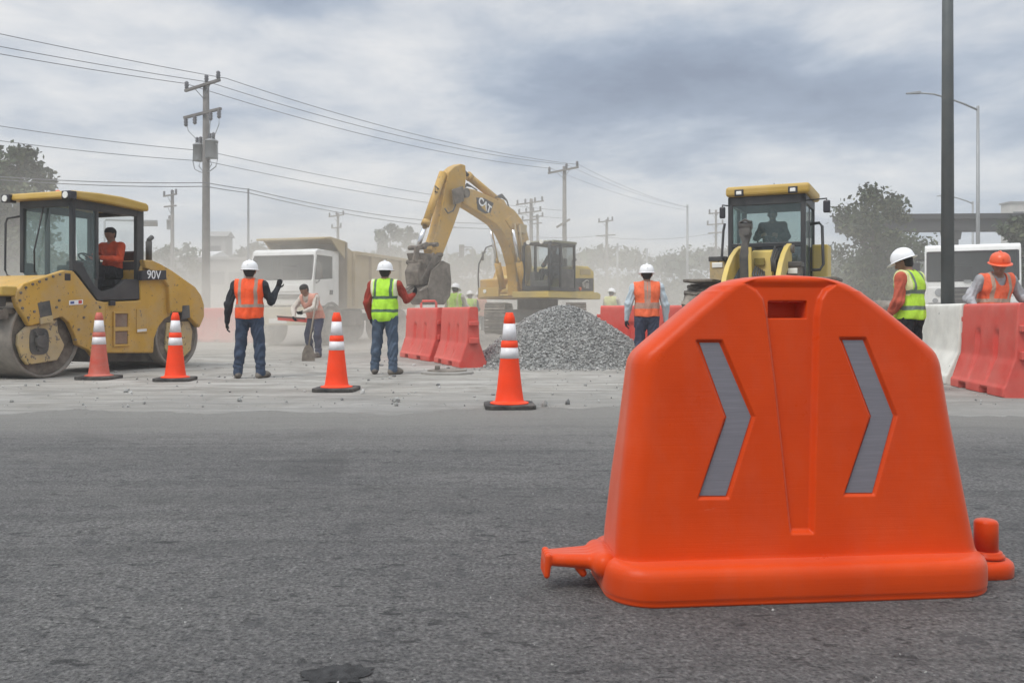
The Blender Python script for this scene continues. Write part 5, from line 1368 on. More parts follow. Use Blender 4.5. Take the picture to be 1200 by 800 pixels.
# ================================================================ wheel loader
def tyre_on(name, t, c, r, w, axis_v=1, rim_m=None, lugs=0, rim_r=.55):
    """a wheel whose axle runs along v; c = (s, v, z)"""
    Mx = Matrix.Translation(c) @ Matrix.Rotation(R(90), 4, 'X')
    h = w/2
    mb = MB().lathe([(r*rim_r,-h*.8),(r*.8,-h),(r*.95,-h*.94),(r,-h*.72),(r,h*.72),(r*.95,h*.94),(r*.8,h),(r*rim_r,h*.8)], 40, 0, Mx)
    for k in range(lugs):
        a = 2*math.pi*k/lugs
        for sgn in (-1, 1):
            aa = a + (math.pi/lugs if sgn > 0 else 0)
            q = []
            for rr in (r*.97, r*1.035):
                for vv, da in ((0, -.07), (0, .03), (sgn*h*.95, .10), (sgn*h*.95, .0)):
                    q.append(Mx @ Vector((rr*math.cos(aa+da), rr*math.sin(aa+da), vv)))
            mb.hexa(q)
    o = mb.obj(name, TYRE, t)
    rp = [(r*rim_r+.01,-h*.78),(r*rim_r-.03,-h*.6),(r*rim_r*.8,-h*.25),(r*.22,-h*.2),(r*.20,-h*.5),(0,-h*.52)]
    mb = MB().lathe(rp, 30, 0, Mx).lathe([(a, -b) for a, b in rp], 30, 0, Mx)
    for k in range(8):
        a = 2*math.pi*k/8; 
        for sg in (-1, 1): mb.cyl(Mx @ Vector((r*.3*math.cos(a), r*.3*math.sin(a), sg*h*.2)), Mx @ Vector((r*.3*math.cos(a), r*.3*math.sin(a), sg*h*.32)), .022, n=8)
    mb.obj('rim', rim_m or YOKE, o)
    return o
def loader():
    fr = Frame((4.95, 17.6), 64); S = fr.side; Fp = fr.front
    t = thing('wheel_loader', 'yellow wheel loader facing us behind the large orange barrier', 'wheel loader', (fr.x, fr.y), fr.h)
    SC = 1.35
    fv = lambda px, s=SC: Fp(px, 300, s)[0]
    v0, v1 = fv(853), fv(944)                # cab width on its front face
    vc = (v0+v1)/2; hw = (v1-v0)/2
    zt = Fp(900, 229, SC)[1]; zr = Fp(900, 217, SC)[1]; zb = 1.05; zs = Fp(900, 286, SC)[1]
    sr = SC - 1.45
    mb = MB(); w = .09
    for s in (SC-w/2, sr+w/2):
        for v in (v0+w/2, v1-w/2): mb.bx(s-w/2, s+w/2, v-w/2, v+w/2, zb, zt)
    for s in (SC-w, sr): mb.bx(s, s+w, v0, v1, zt-.17, zt+.0)
    for v in (v0, v1-w): mb.bx(sr, SC, v, v+w, zt-.17, zt); mb.bx(sr, SC, v, v+w, zb, zb+.25)
    mb.bx(SC-w*.9, SC-.005, v0, v1, zs-.06, zs+.03); mb.bx(SC-.06, SC-.01, v0+.02, v1-.02, zb, zb+.45)
    mb.bx(sr, SC-.05, v0+.03, v1-.03, zb, zb+.08); mb.bx(sr, sr+.06, v0, v1, zb, zb+.5)
    for v in (v0+.02, v1-.08): mb.bx(sr+.62, sr+.69, v, v+.06, zb, zt)
    mb.obj('cab_frame', BLACK, t, bevel=.015)
    pane('windscreen', [(SC-.02,v0+.07,zs),(SC-.02,v1-.07,zs),(SC-.02,v1-.07,zt-.15),(SC-.02,v0+.07,zt-.15)], GLASS_G, t)
    pane('lower_window', [(SC-.02,v0+.07,zb+.45),(SC-.02,v1-.07,zb+.45),(SC-.02,v1-.07,zs-.05),(SC-.02,v0+.07,zs-.05)], GLASS_K, t)
    pane('rear_window', [(sr+.03,v0+.09,zb+.5),(sr+.03,v1-.09,zb+.5),(sr+.03,v1-.09,zt-.15),(sr+.03,v0+.09,zt-.15)], GLASS_C, t)
    for v in (v0+.03, v1-.03): pane('side_window', [(sr+.1,v,zb+.3),(SC-.1,v,zb+.3),(SC-.1,v,zt-.15),(sr+.1,v,zt-.15)], GLASS_G, t)
    MB().bx(sr-.08, SC+.10, v0-.03, v1+.09, zt+.0, zr).obj('roof', YELC, t, bevel=.06, seg=3)
    for px in (866, 929):
        v = fv(px, SC+.1); MB().bx(SC+.02, SC+.115, v-.085, v+.085, zt+.005, zt+.13).obj('lamp_housing', SIGNBLK, t, bevel=.012)
        MB().bx(SC+.11, SC+.125, v-.05, v+.05, zt+.03, zt+.095).obj('work_lamp', LAMP, t, bevel=.01)
    MB().tube([(sr+.5, vc+.0, zr), (sr+.5, vc+.0, zr+.17)], .008, 6).obj('aerial', BLACK, t)
    # mirrors and rails
    for px0, px1, py0, py1, sgn in ((843, 850, 242.5, 256, -1), (964.5, 973, 234.5, 249, 1)):
        a = Fp(px0, py0, SC+.1); b = Fp(px1, py1, SC+.1)
        MB().bx(SC+.06, SC+.12, a[0], b[0], b[1], a[1]).obj('mirror', SIGNBLK, t, bevel=.03)
        e = v0 if sgn < 0 else v1; m = (a[0]+b[0])/2
        MB().tube([(SC-.05, e, a[1]+.03), (SC+.09, m, a[1]+.03), (SC+.09, m, a[1]-.02)], .013).obj('mirror_arm', BLACK, t)
    c = Fp(848.5, 300, SC)[0]
    MB().tube([(SC-.05, v0-.07, Fp(848,262,SC)[1]), (SC-.02, v0-.09, Fp(848,270,SC)[1]), (SC-.02, v0-.12, Fp(848,302,SC)[1]), (SC-.05, v0-.06, Fp(848,306,SC)[1])], .025).obj('hand_rail', BLACK, t)
    zz = lambda py: Fp(962, py, SC-.5)[1]
    vv = Fp(963.5, 300, SC-.5)[0]
    MB().tube([(SC-.5, v1+.02, zz(262)), (SC-.5, vv-.05, zz(261)), (SC-.5, vv, zz(265)), (SC-.5, vv+.02, zz(310)), (SC-.5, vv-.04, zz(316)), (SC-.5, v1+.05, zz(316))], .028).obj('hand_rail', BLACK, t)
    # rear body, fenders and steps
    MB().bx(sr-1.7, sr+.1, vc-.75, vc+.85, .9, 1.85).obj('engine_house', YEL_PALE, t, bevel=.08)
    MB().bx(sr-.1, sr+.55, v1+.01, v1+.30, 1.0, Fp(960, 287, sr+.4)[1]).obj('side_tank', YEL_PALE, t, bevel=.03)
    MB().bx(SC-.9, SC-.35, v1+.02, v1+.34, 1.05, 1.12).bx(SC-.8, SC-.4, v1+.06, v1+.34, .72, .77).bar((SC-.42,v1+.3,.72),(SC-.42,v1+.3,1.1),.04,.04).obj('step', DARK, t, bevel=.01)
    # front frame with tower, arms and linkage
    FR = 2.2
    MB().bx(SC-.1, FR+.25, vc-.42, vc+.42, .70, 1.25).obj('front_frame', YEL_PALE, t, bevel=.04)
    q = lambda px, py, s=1.75: Fp(px, py, s)
    a = q(879.5, 292.5); b = q(906, 321)
    MB().hexa([(1.55,a[0],.9),(1.55,b[0],.9),(1.95,b[0]+.02,.9),(1.95,a[0]-.02,.9),(1.55,a[0]+.01,a[1]),(1.55,b[0]-.02,a[1]),(1.72,b[0]-.02,a[1]-.03),(1.72,a[0]+.01,a[1]-.03)][:4][::1] + [(1.55,a[0]+.01,a[1]),(1.55,b[0]-.02,a[1]),(1.72,b[0]-.02,a[1]-.03),(1.72,a[0]+.01,a[1]-.03)]).obj('loader_tower', YEL_PALE, t, bevel=.02)
    d0 = q(884,302.5,1.8); d1 = q(896,311,1.8)
    MB().bx(1.775, 1.835, d0[0], d1[0], d1[1], d0[1]).obj('tower_plate', mat('olive_mark', (.22,.17,.03), .6), t, bevel=.01)
    # the two lift arms, curving forward and down
    for pts in ([(868,288.5),(863,292),(857.5,300),(852.5,312),(849,325),(847.5,338)], [(925,285.5),(921.5,289),(918,297),(915,307),(912.5,320),(911,338)]):
        ss = (1.7, 1.85, 2.1, 2.4, 2.7, 3.0)
        L = [(s, *q(px, py, s)) for (px, py), s in zip(pts, ss)]
        mb = MB(); k = len(L); ring = []
        for i, (s, v, z) in enumerate(L):
            hh = .16 + .04*math.sin(math.pi*i/(k-1))
            ring += [(s-.02, v-.045, z-hh*2), (s+.03, v-.045, z), (s+.03, v+.045, z), (s-.02, v+.045, z-hh*2)]
        mb.add(ring, [(i*4+j, i*4+(j+1)%4, (i+1)*4+(j+1)%4, (i+1)*4+j) for i in range(k-1) for j in range(4)])
        mb.add(ring[:4], [(0,1,2,3)]).add(ring[-4:], [(3,2,1,0)])
        mb.obj('lift_arm', YEL_PALE, t, bevel=.012)
        z0 = L[0]
        m2 = MB().cyl((1.72, z0[1]-.09, z0[2]-.10), (1.72, z0[1]+.09, z0[2]-.10), .075, n=20); m2.obj('arm_pivot', GREASE, t)
        cvo = z0[1] + (.11 if z0[1] < vc else -.11)
        MB().cyl((1.66, cvo, 1.75), (1.95, cvo, 1.10), .07).obj('lift_cylinder', GREASE, t)
    # dark tilt linkage standing in front of the cab
    l = [q(px, py, 2.0) for px, py in ((869,262),(879,262),(881,274),(877,286),(879,300),(881,330),(868,330),(867,300),(870,284),(866,272))]
    MB().prism(l, lambda a, b, s: (s, a, b), 1.95, 2.07).obj('tilt_lever', DARK, t, bevel=.015)
    a = q(874,264,2.05); mb = MB().cyl((2.0, a[0]-.13, a[1]), (2.0, a[0]+.10, a[1]), .085, n=20); mb.cyl((1.92,a[0]+.02,a[1]-.13),(2.12,a[0]+.02,a[1]-.13),.06); mb.tube([(2.05,a[0]-.12,a[1]+.04),(2.12,a[0],a[1]+.10),(2.06,a[0]+.11,a[1]+.04)], .022).obj('tilt_pivot', DARK, t)
    a = q(878,285,2.0); mb = MB().bar((2.02, q(879,290,2)[0], q(879,290,2)[1]), (2.1, q(881,335,2)[0], q(881,335,2)[1]), .06, .07); mb.obj('tilt_rod', YEL_PALE, t, bevel=.008)
    mb = MB()
    for i in range(5):
        a = q(884+i*2.4, 312+i*1.5, 2.05); b = q(889+i*1.5, 336, 2.2); m_ = ((a[0]+b[0])/2-.06+.02*i, (a[1]+b[1])/2+.05)
        mb.tube([(1.9,a[0],a[1]),(2.15,m_[0],m_[1]),(2.3,b[0],b[1])], .022, 6)
    for i in range(3):
        a = q(908+i*2, 289+i*3, 1.75); b = q(905+i*2, 318, 2.0)
        mb.tube([(1.72,a[0],a[1]),(1.95,a[0]-.03,(a[1]+b[1])/2),(2.0,b[0],b[1])], .02, 6)
    mb.obj('hydraulic_hose', BLACK, t)
    # front fender boxes with lamps, and wheels
    for px0, px1, py0, py1, s in ((831.5, 850, 302, 333, 1.25), (920, 938, 308, 325, 1.9)):
        a = Fp(px0, py0, s); b = Fp(px1, py1, s)
        MB().bx(s-.35, s, a[0], b[0], b[1]-.15, a[1]).obj('fender', YOKE if px0 < 900 else GREASE, t, bevel=.025)
        MB().bx(s-.36, s+.015, a[0]-.02, b[0]+.02, a[1]-.07, a[1]+.02).obj('fender_lip', DARK, t, bevel=.01)
        MB().bx(s, s+.02, a[0]+.05, b[0]-.05, a[1]-.20, a[1]-.10).obj('headlight', LAMP, t, bevel=.01)
    for s in (1.75, -1.15):
        for v in (vc-1.08, vc+1.08):
            if s > 0: tyre_on('wheel', t, (s, v, .76), .76, .56, 1, YOKE, 18)
            else: tyre_on('wheel', t, (s, v, .76), .76, .56, 1, YOKE, 18)
    for a, b in ((-1.35, -.80), (.80, 1.35)): MB().bx(1.2, 2.3, vc+a, vc+b, 1.56, 1.62).obj('mudguard', GREASE, t, bevel=.02)
    # bucket resting low in front
    mb = MB(); W = 1.28; prof = [(2.75,.80),(2.70,.45),(2.80,.12),(3.1,.05),(3.75,.04)]
    for a, b in zip(prof, prof[1:]):
        dx, dz = b[0]-a[0], b[1]-a[1]; l = math.hypot(dx, dz); nx, nz = dz/l*.04, -dx/l*.04
        mb.side([a, b, (b[0]-nx, b[1]-nz), (a[0]-nx, a[1]-nz)], vc-W, vc+W)
    for v in (vc-W, vc+W-.03): mb.side([(2.75,.80),(2.70,.45),(2.80,.12),(3.1,.05),(3.75,.04),(3.7,.16)], v, v+.03)
    mb.obj('bucket', mat('loader_bucket', (.12,.10,.08), .6, .3, .3, 5, dust=.7), t)
    # inside
    sx = .52
    MB().bx(sx-.28, sx+.20, vc-.25, vc+.25, zb+.98, zb+1.10).bx(sx-.36, sx-.24, vc-.25, vc+.25, zb+1.0, zb+1.58).bx(sx-.2, sx+.12, vc-.18, vc+.18, zb+.08, zb+.98).obj('seat', SEAT, t, bevel=.04)
    mt = Matrix.Translation((sx+.50, vc-.02, zs+.06)) @ Matrix.Rotation(R(-30), 4, 'Y'); k = 28
    mb = MB().tube([mt @ Vector((.19*math.cos(2*math.pi*i/k), .19*math.sin(2*math.pi*i/k), 0)) for i in range(k+1)], .016); mb.bar(mt @ Vector((-.18,0,0)), mt @ Vector((.18,0,0)), .03, .012); mb.bar(mt @ Vector((0,0,0)), mt @ Vector((.08,0,-.5)), .07, .07)
    mb.obj('steering_wheel', BLACK, t)
    MB().bx(SC-.32, SC-.08, vc-.35, vc+.35, zs-.35, zs-.02).obj('dashboard', DARK, t, bevel=.03)
    loc = (fr.x + sx*fr.F[0] + (vc+.0)*fr.L[0], fr.y + sx*fr.F[1] + (vc+.0)*fr.L[1], zb+1.08)
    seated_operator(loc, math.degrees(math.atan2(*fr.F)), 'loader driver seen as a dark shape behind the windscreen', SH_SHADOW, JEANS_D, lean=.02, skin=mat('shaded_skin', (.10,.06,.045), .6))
loader()

# ================================================================ trucks
def truck_cab(t, m, s1, w, zb, zt, depth=1.7, glassm=GLASS_K, dark_low=False):
    """cab-over truck cab: front face at s1, total width w"""
    h = w/2
    prof = [(s1-.02,zb),(s1,zb+.15),(s1,zb+.80),(s1-.16,zt-.12),(s1-.24,zt-.02),(s1-.40,zt+.02),(s1-depth,zt),(s1-depth,zb)]
    zw0, zw1 = zb+.78, zt-.18
    # shell made of panels round the openings
    MB().side([(s1-.02,zb),(s1,zb+.15),(s1,zw0),(s1-.10,zw0),(s1-.10,zb)], -h, h).obj('front_panel', m, t, bevel=.03)
    MB().side([(s1-.13,zw1),(s1-.17,zt-.04),(s1-.30,zt+.02),(s1-depth,zt+.01),(s1-depth,zt-.08),(s1-.30,zt-.10),(s1-.22,zw1)], -h, h).obj('roof', m, t, bevel=.03)
    fs = lambda z: s1 - .145*(z-zw0)/(zw1-zw0)
    for v in (-h, h-.07):
        mb = MB(); mb.hexa([(fs(zw0)-.09,v,zw0-.02),(fs(zw0)-.005,v,zw0-.02),(fs(zw0)-.005,v+.07,zw0-.02),(fs(zw0)-.09,v+.07,zw0-.02),(fs(zw1)-.09,v,zw1+.06),(fs(zw1)-.005,v,zw1+.06),(fs(zw1)-.005,v+.07,zw1+.06),(fs(zw1)-.09,v+.07,zw1+.06)]); mb.obj('pillar', m, t, bevel=.012)
    MB().bx(s1-depth, s1-depth+.06, -h, h, zb, zt-.02).obj('rear_panel', m, t, bevel=.02)
    for sg in (-1, 1):
        a, b = (h-.05, h) if sg > 0 else (-h, -h+.05)
        d0, d1 = s1-.12, s1-1.25
        dz = zw0-.02
        mb = MB().side([(d0,zb),(d0,dz),(d1,dz+.08),(d1,zb)], a, b)
        mb.side([(d1,zb),(d1,zt-.05),(s1-depth,zt-.05),(s1-depth,zb)], a, b)
        mb.side([(d0-.02,zw1+.02),(d1,zw1+.02),(d1,zt-.03),(d0-.1,zt-.03)], a, b).side([(d1+.07,dz),(d1+.07,zw1+.05),(d1,zw1+.05),(d1,dz)], a, b)
        o = mb.obj('door', m, t, bevel=.012)
        pane('window', [(d0-.02,sg*(h-.03),dz),(d1+.06,sg*(h-.03),dz+.06),(d1+.06,sg*(h-.03),zw1+.03),(d0-.12,sg*(h-.03),zw1+.03)], glassm, o)
        MB().bx(d1+.10, d1+.28, sg*h-.012, sg*h+.02, dz-.42, dz-.28).obj('handle', SIGNBLK, o, bevel=.01)
    q = [(fs(zw0)-.03,-h+.07,zw0),(fs(zw0)-.03,h-.07,zw0),(fs(zw1)-.03,h-.07,zw1),(fs(zw1)-.03,-h+.07,zw1)]
    pane('windscreen', q, glassm, t)
    mb = MB(); e = .02                                     # rubber surround
    for a, b in zip(q, q[1:]+q[:1]): mb.bar((a[0]+.025,a[1],a[2]), (b[0]+.025,b[1],b[2]), .05, .02, up=(1,0,0))
    mb.obj('windscreen_seal', SIGNBLK, t)
    for v in (-.45, .35): MB().bar((fs(zw0)+.005,v,zw0+.02), (fs(zw1)+.0,v+.5,zw0+.12), .02, .015).obj('wiper', SIGNBLK, t)
    mb = MB().bx(s1-1.0, s1-.85, -.5, .05, zb+.3, zw0+.45).bx(s1-1.0, s1-.5, -.5, .05, zb+.25, zb+.45); mb.obj('seat', SEAT, t, bevel=.05)
    MB().bx(s1-.5, s1-.14, -h+.1, h-.1, zw0-.25, zw0-.03).obj('dashboard', DARK, t, bevel=.03)
    return zw0, zw1, prof
def dump_truck():
    c = (367-600)/1000*25.0; th = 73
    f = (-math.cos(R(th)), -math.sin(R(th))); L = (math.sin(R(th)), -math.cos(R(th)))
    W = 2.15; s1 = 3.4
    root = (c - L[0]*W/2 - f[0]*s1, 25.0 - L[1]*W/2 - f[1]*s1)
    fr = Frame(root, th); t = thing('dump_truck', 'white-cabbed dump truck with tan tipping bed standing in the dust', 'dump truck', root, fr.h)
    zt = fr.side(375, 292.5, W/2)[1]
    zb = 1.20
    z0, z1, _ = truck_cab(t, WHITE_T, s1, W, zb, zt, 1.55)
    MB().bx(s1-.02, s1+.03, -.80, .80, zb+.20, zb+.34).obj('grille', DARK, t, bevel=.01)
    MB().bx(s1+.0, s1+.03, -.80, .80, zb+.42, zb+.62).obj('nose_panel', WHITE_T, t, bevel=.012)
    MB().bx(s1-.30, s1+.16, -W/2-.03, W/2+.03, .62, 1.16).obj('bumper', mat('dusty_yellow_bumper', (.50,.42,.22), .7, 0, .15, 3, dust=.7, dthr=.42), t, bevel=.05)
    for v in (-.78, .78):
        MB().bx(s1+.13, s1+.19, v-.17, v+.17, .78, 1.04).obj('headlight', LAMP, t, bevel=.03)
    MB().bx(s1+.14, s1+.18, -.30, .30, .68, .82).obj('number_plate_blank', WHITE, t, bevel=.005)
    for v in (W/2-.17, -W/2+.17):
        tyre_on('wheel', t, (s1-1.05, v, .56), .56, .32, 1, mat('rim_grey', (.30,.28,.25), .7, .2, .2, 5, dust=.6), 0, .58)
        arc = [(s1-1.05+.70*math.cos(a), .62+.70*math.sin(a)) for a in [math.pi*k/14 for k in range(15)]] + [(s1-1.05+.62*math.cos(a), .62+.62*math.sin(a)) for a in [math.pi*(14-k)/14 for k in range(15)]]
        MB().side(arc, v-.22, v+.20).obj('mudguard', DARK, t)
    for s in (-1.4, -2.7):
        for v in (.88, -.88): tyre_on('wheel', t, (s, v, .56), .56, .55, 1, mat('rim_dusty', (.28,.26,.23), .7, .2, .2, 5, dust=.6) if s == -1.4 and v > 0 else YOKE, 0, .58)
    for v in (-.45, .45): MB().bx(-3.6, s1-.3, v-.06, v+.06, .72, .98).obj('chassis_rail', DARK, t, bevel=.01)
    MB().bx(.1, 1.0, .55, 1.02, .55, 1.1).obj('fuel_tank', GREASE, t, bevel=.08)
    # tipping bed with headboard, ribbed sides and a cab guard
    H = W/2 + .16; b0, b1 = -3.7, s1-1.75; zf = 1.22; zh = fr.side(420, 297, H)[1]; zg = fr.side(395, 282, H)[1]
    z_lo = min(zh, zt-.2)
    MB().bx(b0, b1, -H+.05, H-.05, zf-.1, zf).obj('bed_floor', TAN_D, t, bevel=.02)
    for v0, v1, sg in ((H-.07, H, 1), (-H, -H+.07, -1)):
        o = MB().side([(b0,zf-.1),(b1,zf-.1),(b1,zg-.15),(b1-.55,zh),(b0,zh-.05)], v0, v1).obj('bed_side', TAN, t, bevel=.012)
        mb = MB()
        for k in range(5):
            s = b1-.45-(b1-b0-.6)*k/4.0
            mb.bx(s-.07, s+.07, *( (v1, v1+.09) if sg > 0 else (v0-.09, v0) ), zf, zh-.02)
        mb.obj('rib', TAN, o, bevel=.012)
        MB().bx(b0, b1-.4, *((v1-.05, v1+.10) if sg > 0 else (v0-.10, v0+.05)), zh-.06, zh+.05).obj('top_rail', TAN, o, bevel=.012)
    MB().bx(b1-.07, b1+.0, -H, H, zf-.1, zg).obj('headboard', TAN_D, t, bevel=.012)
    mb = MB().side([(b1-.05,zg-.06),(b1+.9,zg+.02),(b1+1.25,zg+.0),(b1+1.25,zg+.06),(b1+.9,zg+.10),(b1-.05,zg+.03)], -H+.05, H-.05); o = mb.obj('cab_guard', TAN, t, bevel=.015)
    for a, b in ((H-.10, H-.05), (-H+.05, -H+.10)): MB().side([(b1,zg),(b1+.9,zg+.05),(b1+.5,zg-.22),(b1,zg-.5)], a, b).obj('guard_gusset', TAN, o)
    MB().bx(b0-.05, b0, -H+.07, H-.07, zf, zh-.1).obj('tailgate', TAN, t, bevel=.012)
    for v in (W/2+.16, -W/2-.16):
        e = W/2 if v > 0 else -W/2
        m = MB().tube([(s1-.20,e,zt-.30),(s1-.06,v,zt-.34),(s1-.06,v,zt-.95),(s1-.16,e,zt-1.0)], .016); m.obj('mirror_arm', BLACK, t)
        MB().bx(s1-.11, s1-.05, v-.09, v+.09, zt-.86, zt-.42).obj('mirror', DARK, t, bevel=.02)
dump_truck()
def far_truck():
    th = 63; d = 23.6
    root = ((1139-600)/1000*d + 3*math.cos(R(th)), d + 3*math.sin(R(th))); fr = Frame(root, th)
    t = thing('truck', 'white truck facing us beyond the concrete barrier, partly behind the steel pole', 'truck', root, fr.h)
    W = 2.36; s1 = 3.0; zt = fr.front(1139, 285.5, s1)[1]
    z0, z1, _ = truck_cab(t, WHITE, s1, W, 1.10, zt-.02, 1.8)
    for v in (-.86, .86):
        MB().bx(s1-.01, s1+.05, v-.24, v+.24, 1.25, 1.72).obj('lamp_surround', WHITE, t, bevel=.03)
        MB().cyl((s1+.04, v+.05, 1.56), (s1+.07, v+.05, 1.56), .11, n=24).cyl((s1+.04, v-.05, 1.33), (s1+.07, v-.05, 1.33), .07, n=20).obj('headlight', mat('headlight_glass', (.35,.36,.37), .12, .3) if v < 0 else LAMP, t)
    MB().bx(s1, s1+.035, -.58, .58, 1.18, 1.70).obj('grille', SIGNBLK, t, bevel=.01)
    for k in range(4): MB().bx(s1+.035, s1+.05, -.55, .55, 1.24+.12*k, 1.28+.12*k).obj('grille_bar', DARK, t)
    MB().bx(s1-.25, s1+.18, -W/2-.02, W/2+.02, .55, 1.05).obj('bumper', DARK, t, bevel=.05)
    MB().bx(s1+.02,s1+.03,-.2,-.02,1.83,1.90).obj('badge', GALV_L, t)
    for sg in (-1, 1):
        v = sg*(W/2+.22); e = sg*W/2
        MB().tube([(s1-.15,e,zt-.42),(s1+.0,v,zt-.40),(s1+.0,v,zt-.50)], .018).obj('mirror_arm', SIGNBLK, t)
        MB().bx(s1-.06, s1+.02, v-.11, v+.11, zt-1.12, zt-.48).obj('mirror', SIGNBLK, t, bevel=.03)
        tyre_on('wheel', t, (s1-1.1, sg*(W/2-.16), .52), .52, .30, 1, GREASE, 0, .58)
        tyre_on('wheel', t, (-3.0, sg*(W/2-.25), .52), .52, .5, 1, GREASE, 0, .58)
    MB().bx(-4.6, s1-1.9, -W/2-.02, W/2+.02, 1.05, zt-.35).obj('cargo_body', mat('grey_body', (.36,.36,.35), .6, 0, .08, 2, dust=.4), t, bevel=.03)
    MB().bx(-4.6, s1-.2, -.5, .5, .65, 1.05).obj('chassis', DARK, t)
far_truck()
# ================================================================ utility poles, lamps, cables
def insulator(mb, p, up=1, s=1):
    mb.lathe([(.03*s,0),(.07*s,.03*up*s),(.045*s,.07*up*s),(.075*s,.11*up*s),(.045*s,.15*up*s),(.07*s,.19*up*s),(.03*s,.24*up*s),(0,.25*up*s)], 10, 0, Matrix.Translation(p))
def utility_pole(label, px, d, ztop, r, arms, cans=None, lean=0, rz=R(-40), group='utility poles along the road', m=None, ins=True):
    """arms: (z, half length, insulators: list of offsets, up or down, tilt)"""
    x = (px-600)/1000*d
    t = thing('utility_pole', label, 'utility pole', (x, d, 0), rz, group)
    MB().cyl((0,0,0),(0,0,ztop), r*1.25, r*.85, n=14).obj('pole', m or WOODP, t)
    for z, hl, offs, up, tilt in arms:
        a = MB().bar((-hl, -r-.05, z-tilt*hl), (hl, -r-.05, z+tilt*hl), .12, .12).obj('crossarm', m or WOODP, t, bevel=.01)
        for o in offs:
            mb = MB(); insulator(mb, (o, -r-.05, z+tilt*o+(.06 if up > 0 else -.06)), up, 1.5 if r > .12 else 1.3); mb.obj('insulator', CERAM, a)
        if hl > .6 and up > 0:
            MB().bar((-hl*.45,-r-.03,z-.03-tilt*hl*.45),(0,-r-.02,z-.55),.03,.03).bar((hl*.45,-r-.03,z-.03+tilt*hl*.45),(0,-r-.02,z-.55),.03,.03).obj('brace', GALV, a)
    for sx, zc, rr, hh in (cans or []):
        c = MB().lathe([(0,0),(rr*.95,0),(rr,.03),(rr,hh-.05),(rr*1.06,hh-.05),(rr*1.06,hh),(rr*.6,hh+.07),(0,hh+.08)], 24, 0, Matrix.Translation((sx,-.05,zc-hh/2))).obj('transformer', GALV_L, t)
        for q in (-.12, .12):
            mb = MB(); insulator(mb, (sx+q, -.05, zc+hh/2+.05), 1, 1.3); mb.obj('bushing', CERAM, c)
        MB().bx(min(0,sx), max(0,sx), -.06, .02, zc-.1, zc+.1).obj('bracket', GALV, c)
    return t
zat = lambda py, d: CAM_Z + (366-py)/1000*d
D = 39
pole = utility_pole('tall pole with two crossarms and a pair of grey transformers, beyond the yellow roller', 241.5, D, zat(98, D), .165,
    [(zat(101.5, D), 1.15, (-1.05, .28, 1.05), 1, .085), (zat(134, D), 1.22, (-1.1, -.5, .55, 1.1), -1, .055)],
    [(-.42, zat(178.5, D), .26, .75), (.42, zat(176.5, D), .28, .80)], rz=R(-30))
mb = MB()                                               # jumper leads and looped pipes round the transformers
Zc = lambda py: zat(py, D)
for pts in ([(-1.1,-.2,Zc(141)),(-.95,-.2,Zc(152)),(-.6,-.15,Zc(160)),(-.42,-.08,Zc(166))], [(1.1,-.2,Zc(138)),(1.08,-.2,Zc(150)),(.8,-.15,Zc(159)),(.5,-.08,Zc(166))], [(.55,-.2,Zc(139)),(.4,-.15,Zc(155)),(.38,-.08,Zc(166))]):
    mb.tube(pts, .018, 6)
for sg in (-1, 1):
    mb.tube([(sg*.70,-.05,Zc(170)),(sg*.80,-.05,Zc(172)),(sg*.82,-.05,Zc(188)),(sg*.70,-.05,Zc(197)),(sg*.35,-.05,Zc(201)),(sg*.05,-.05,Zc(203))], .022, 6)
    mb.tube([(sg*.30,-.05,Zc(187)),(sg*.42,-.05,Zc(194)),(sg*.1,-.05,Zc(202))], .018, 6)
mb.obj('lead', GALV_L, pole)
utility_pole('small pole with two crossarms and one transformer, just past the roller cab', 202, 70, zat(223, 70), .15, [(zat(229, 70), 1.05, (-.95,.3,.95), 1, 0), (zat(242, 70), .95, (), 1, -.03)], [(-.30, zat(263, 70), .26, .8)])
utility_pole('slim bare pole standing right of the transformer pole', 291, 40.5, zat(221, 40.5), .055, [], m=GALV)
utility_pole('distant pole with two crossarms above the dump truck bed', 396, 87, zat(250, 87), .15, [(zat(253, 87), 1.2, (-1.1,0,1.1), 1, .02), (zat(267, 87), .75, (-.7,.7), 1, 0)])
utility_pole('tall bare-topped pole with one crossarm behind the excavator cab', 661.5, 58, zat(195, 58), .15, [(zat(200, 58), 1.15, (-1.05,.25,1.05), 1, .10), (zat(262, 58), .5, (), -1, .5)], rz=R(-30))
utility_pole('pole with three crossarms left of the excavator cab', 622.5, 76, zat(233, 76), .17, [(zat(238, 76), 1.55, (-1.4,-.5,.6,1.4), 1, .03), (zat(249, 76), 1.3, (-1.2,-.4,.4,1.2), 1, .02), (zat(258, 76), .9, (-.8,.8), 1, 0)])
utility_pole('slender pole close behind the pole with three crossarms', 630, 90, zat(251, 90), .14, [(zat(254, 90), .9, (-.8,.8), 1, 0), (zat(262, 90), .7, (), 1, 0)])
utility_pole('distant pole with two crossarms between the excavator and the wheel loader', 711, 92, zat(257, 92), .16, [(zat(259.5, 92), .95, (-.85,.3,.85), 1, .04), (zat(276, 92), 1.25, (), 1, 0)])
utility_pole('thin distant pole without crossarms left of the wheel loader', 805.5, 79, zat(240, 79), .11, [], m=GALV_L)
utility_pole('distant pole with three short crossarms half hidden by the wheel loader cab', 839, 85, zat(246, 85), .13, [(zat(250, 85), .7, (-.6,.6), 1, 0), (zat(263, 85), .9, (-.8,.8), 1, 0), (zat(273, 85), .75, (), 1, 0)])
utility_pole('short faint pole in the dust near the wheel loader', 758, 105, zat(291, 105), .13, [], m=GALV)
utility_pole('short faint pole with one crossarm right of the excavator counterweight', 723.5, 98, zat(285, 98), .13, [(zat(289, 98), .7, (), 1, 0)], m=GALV)

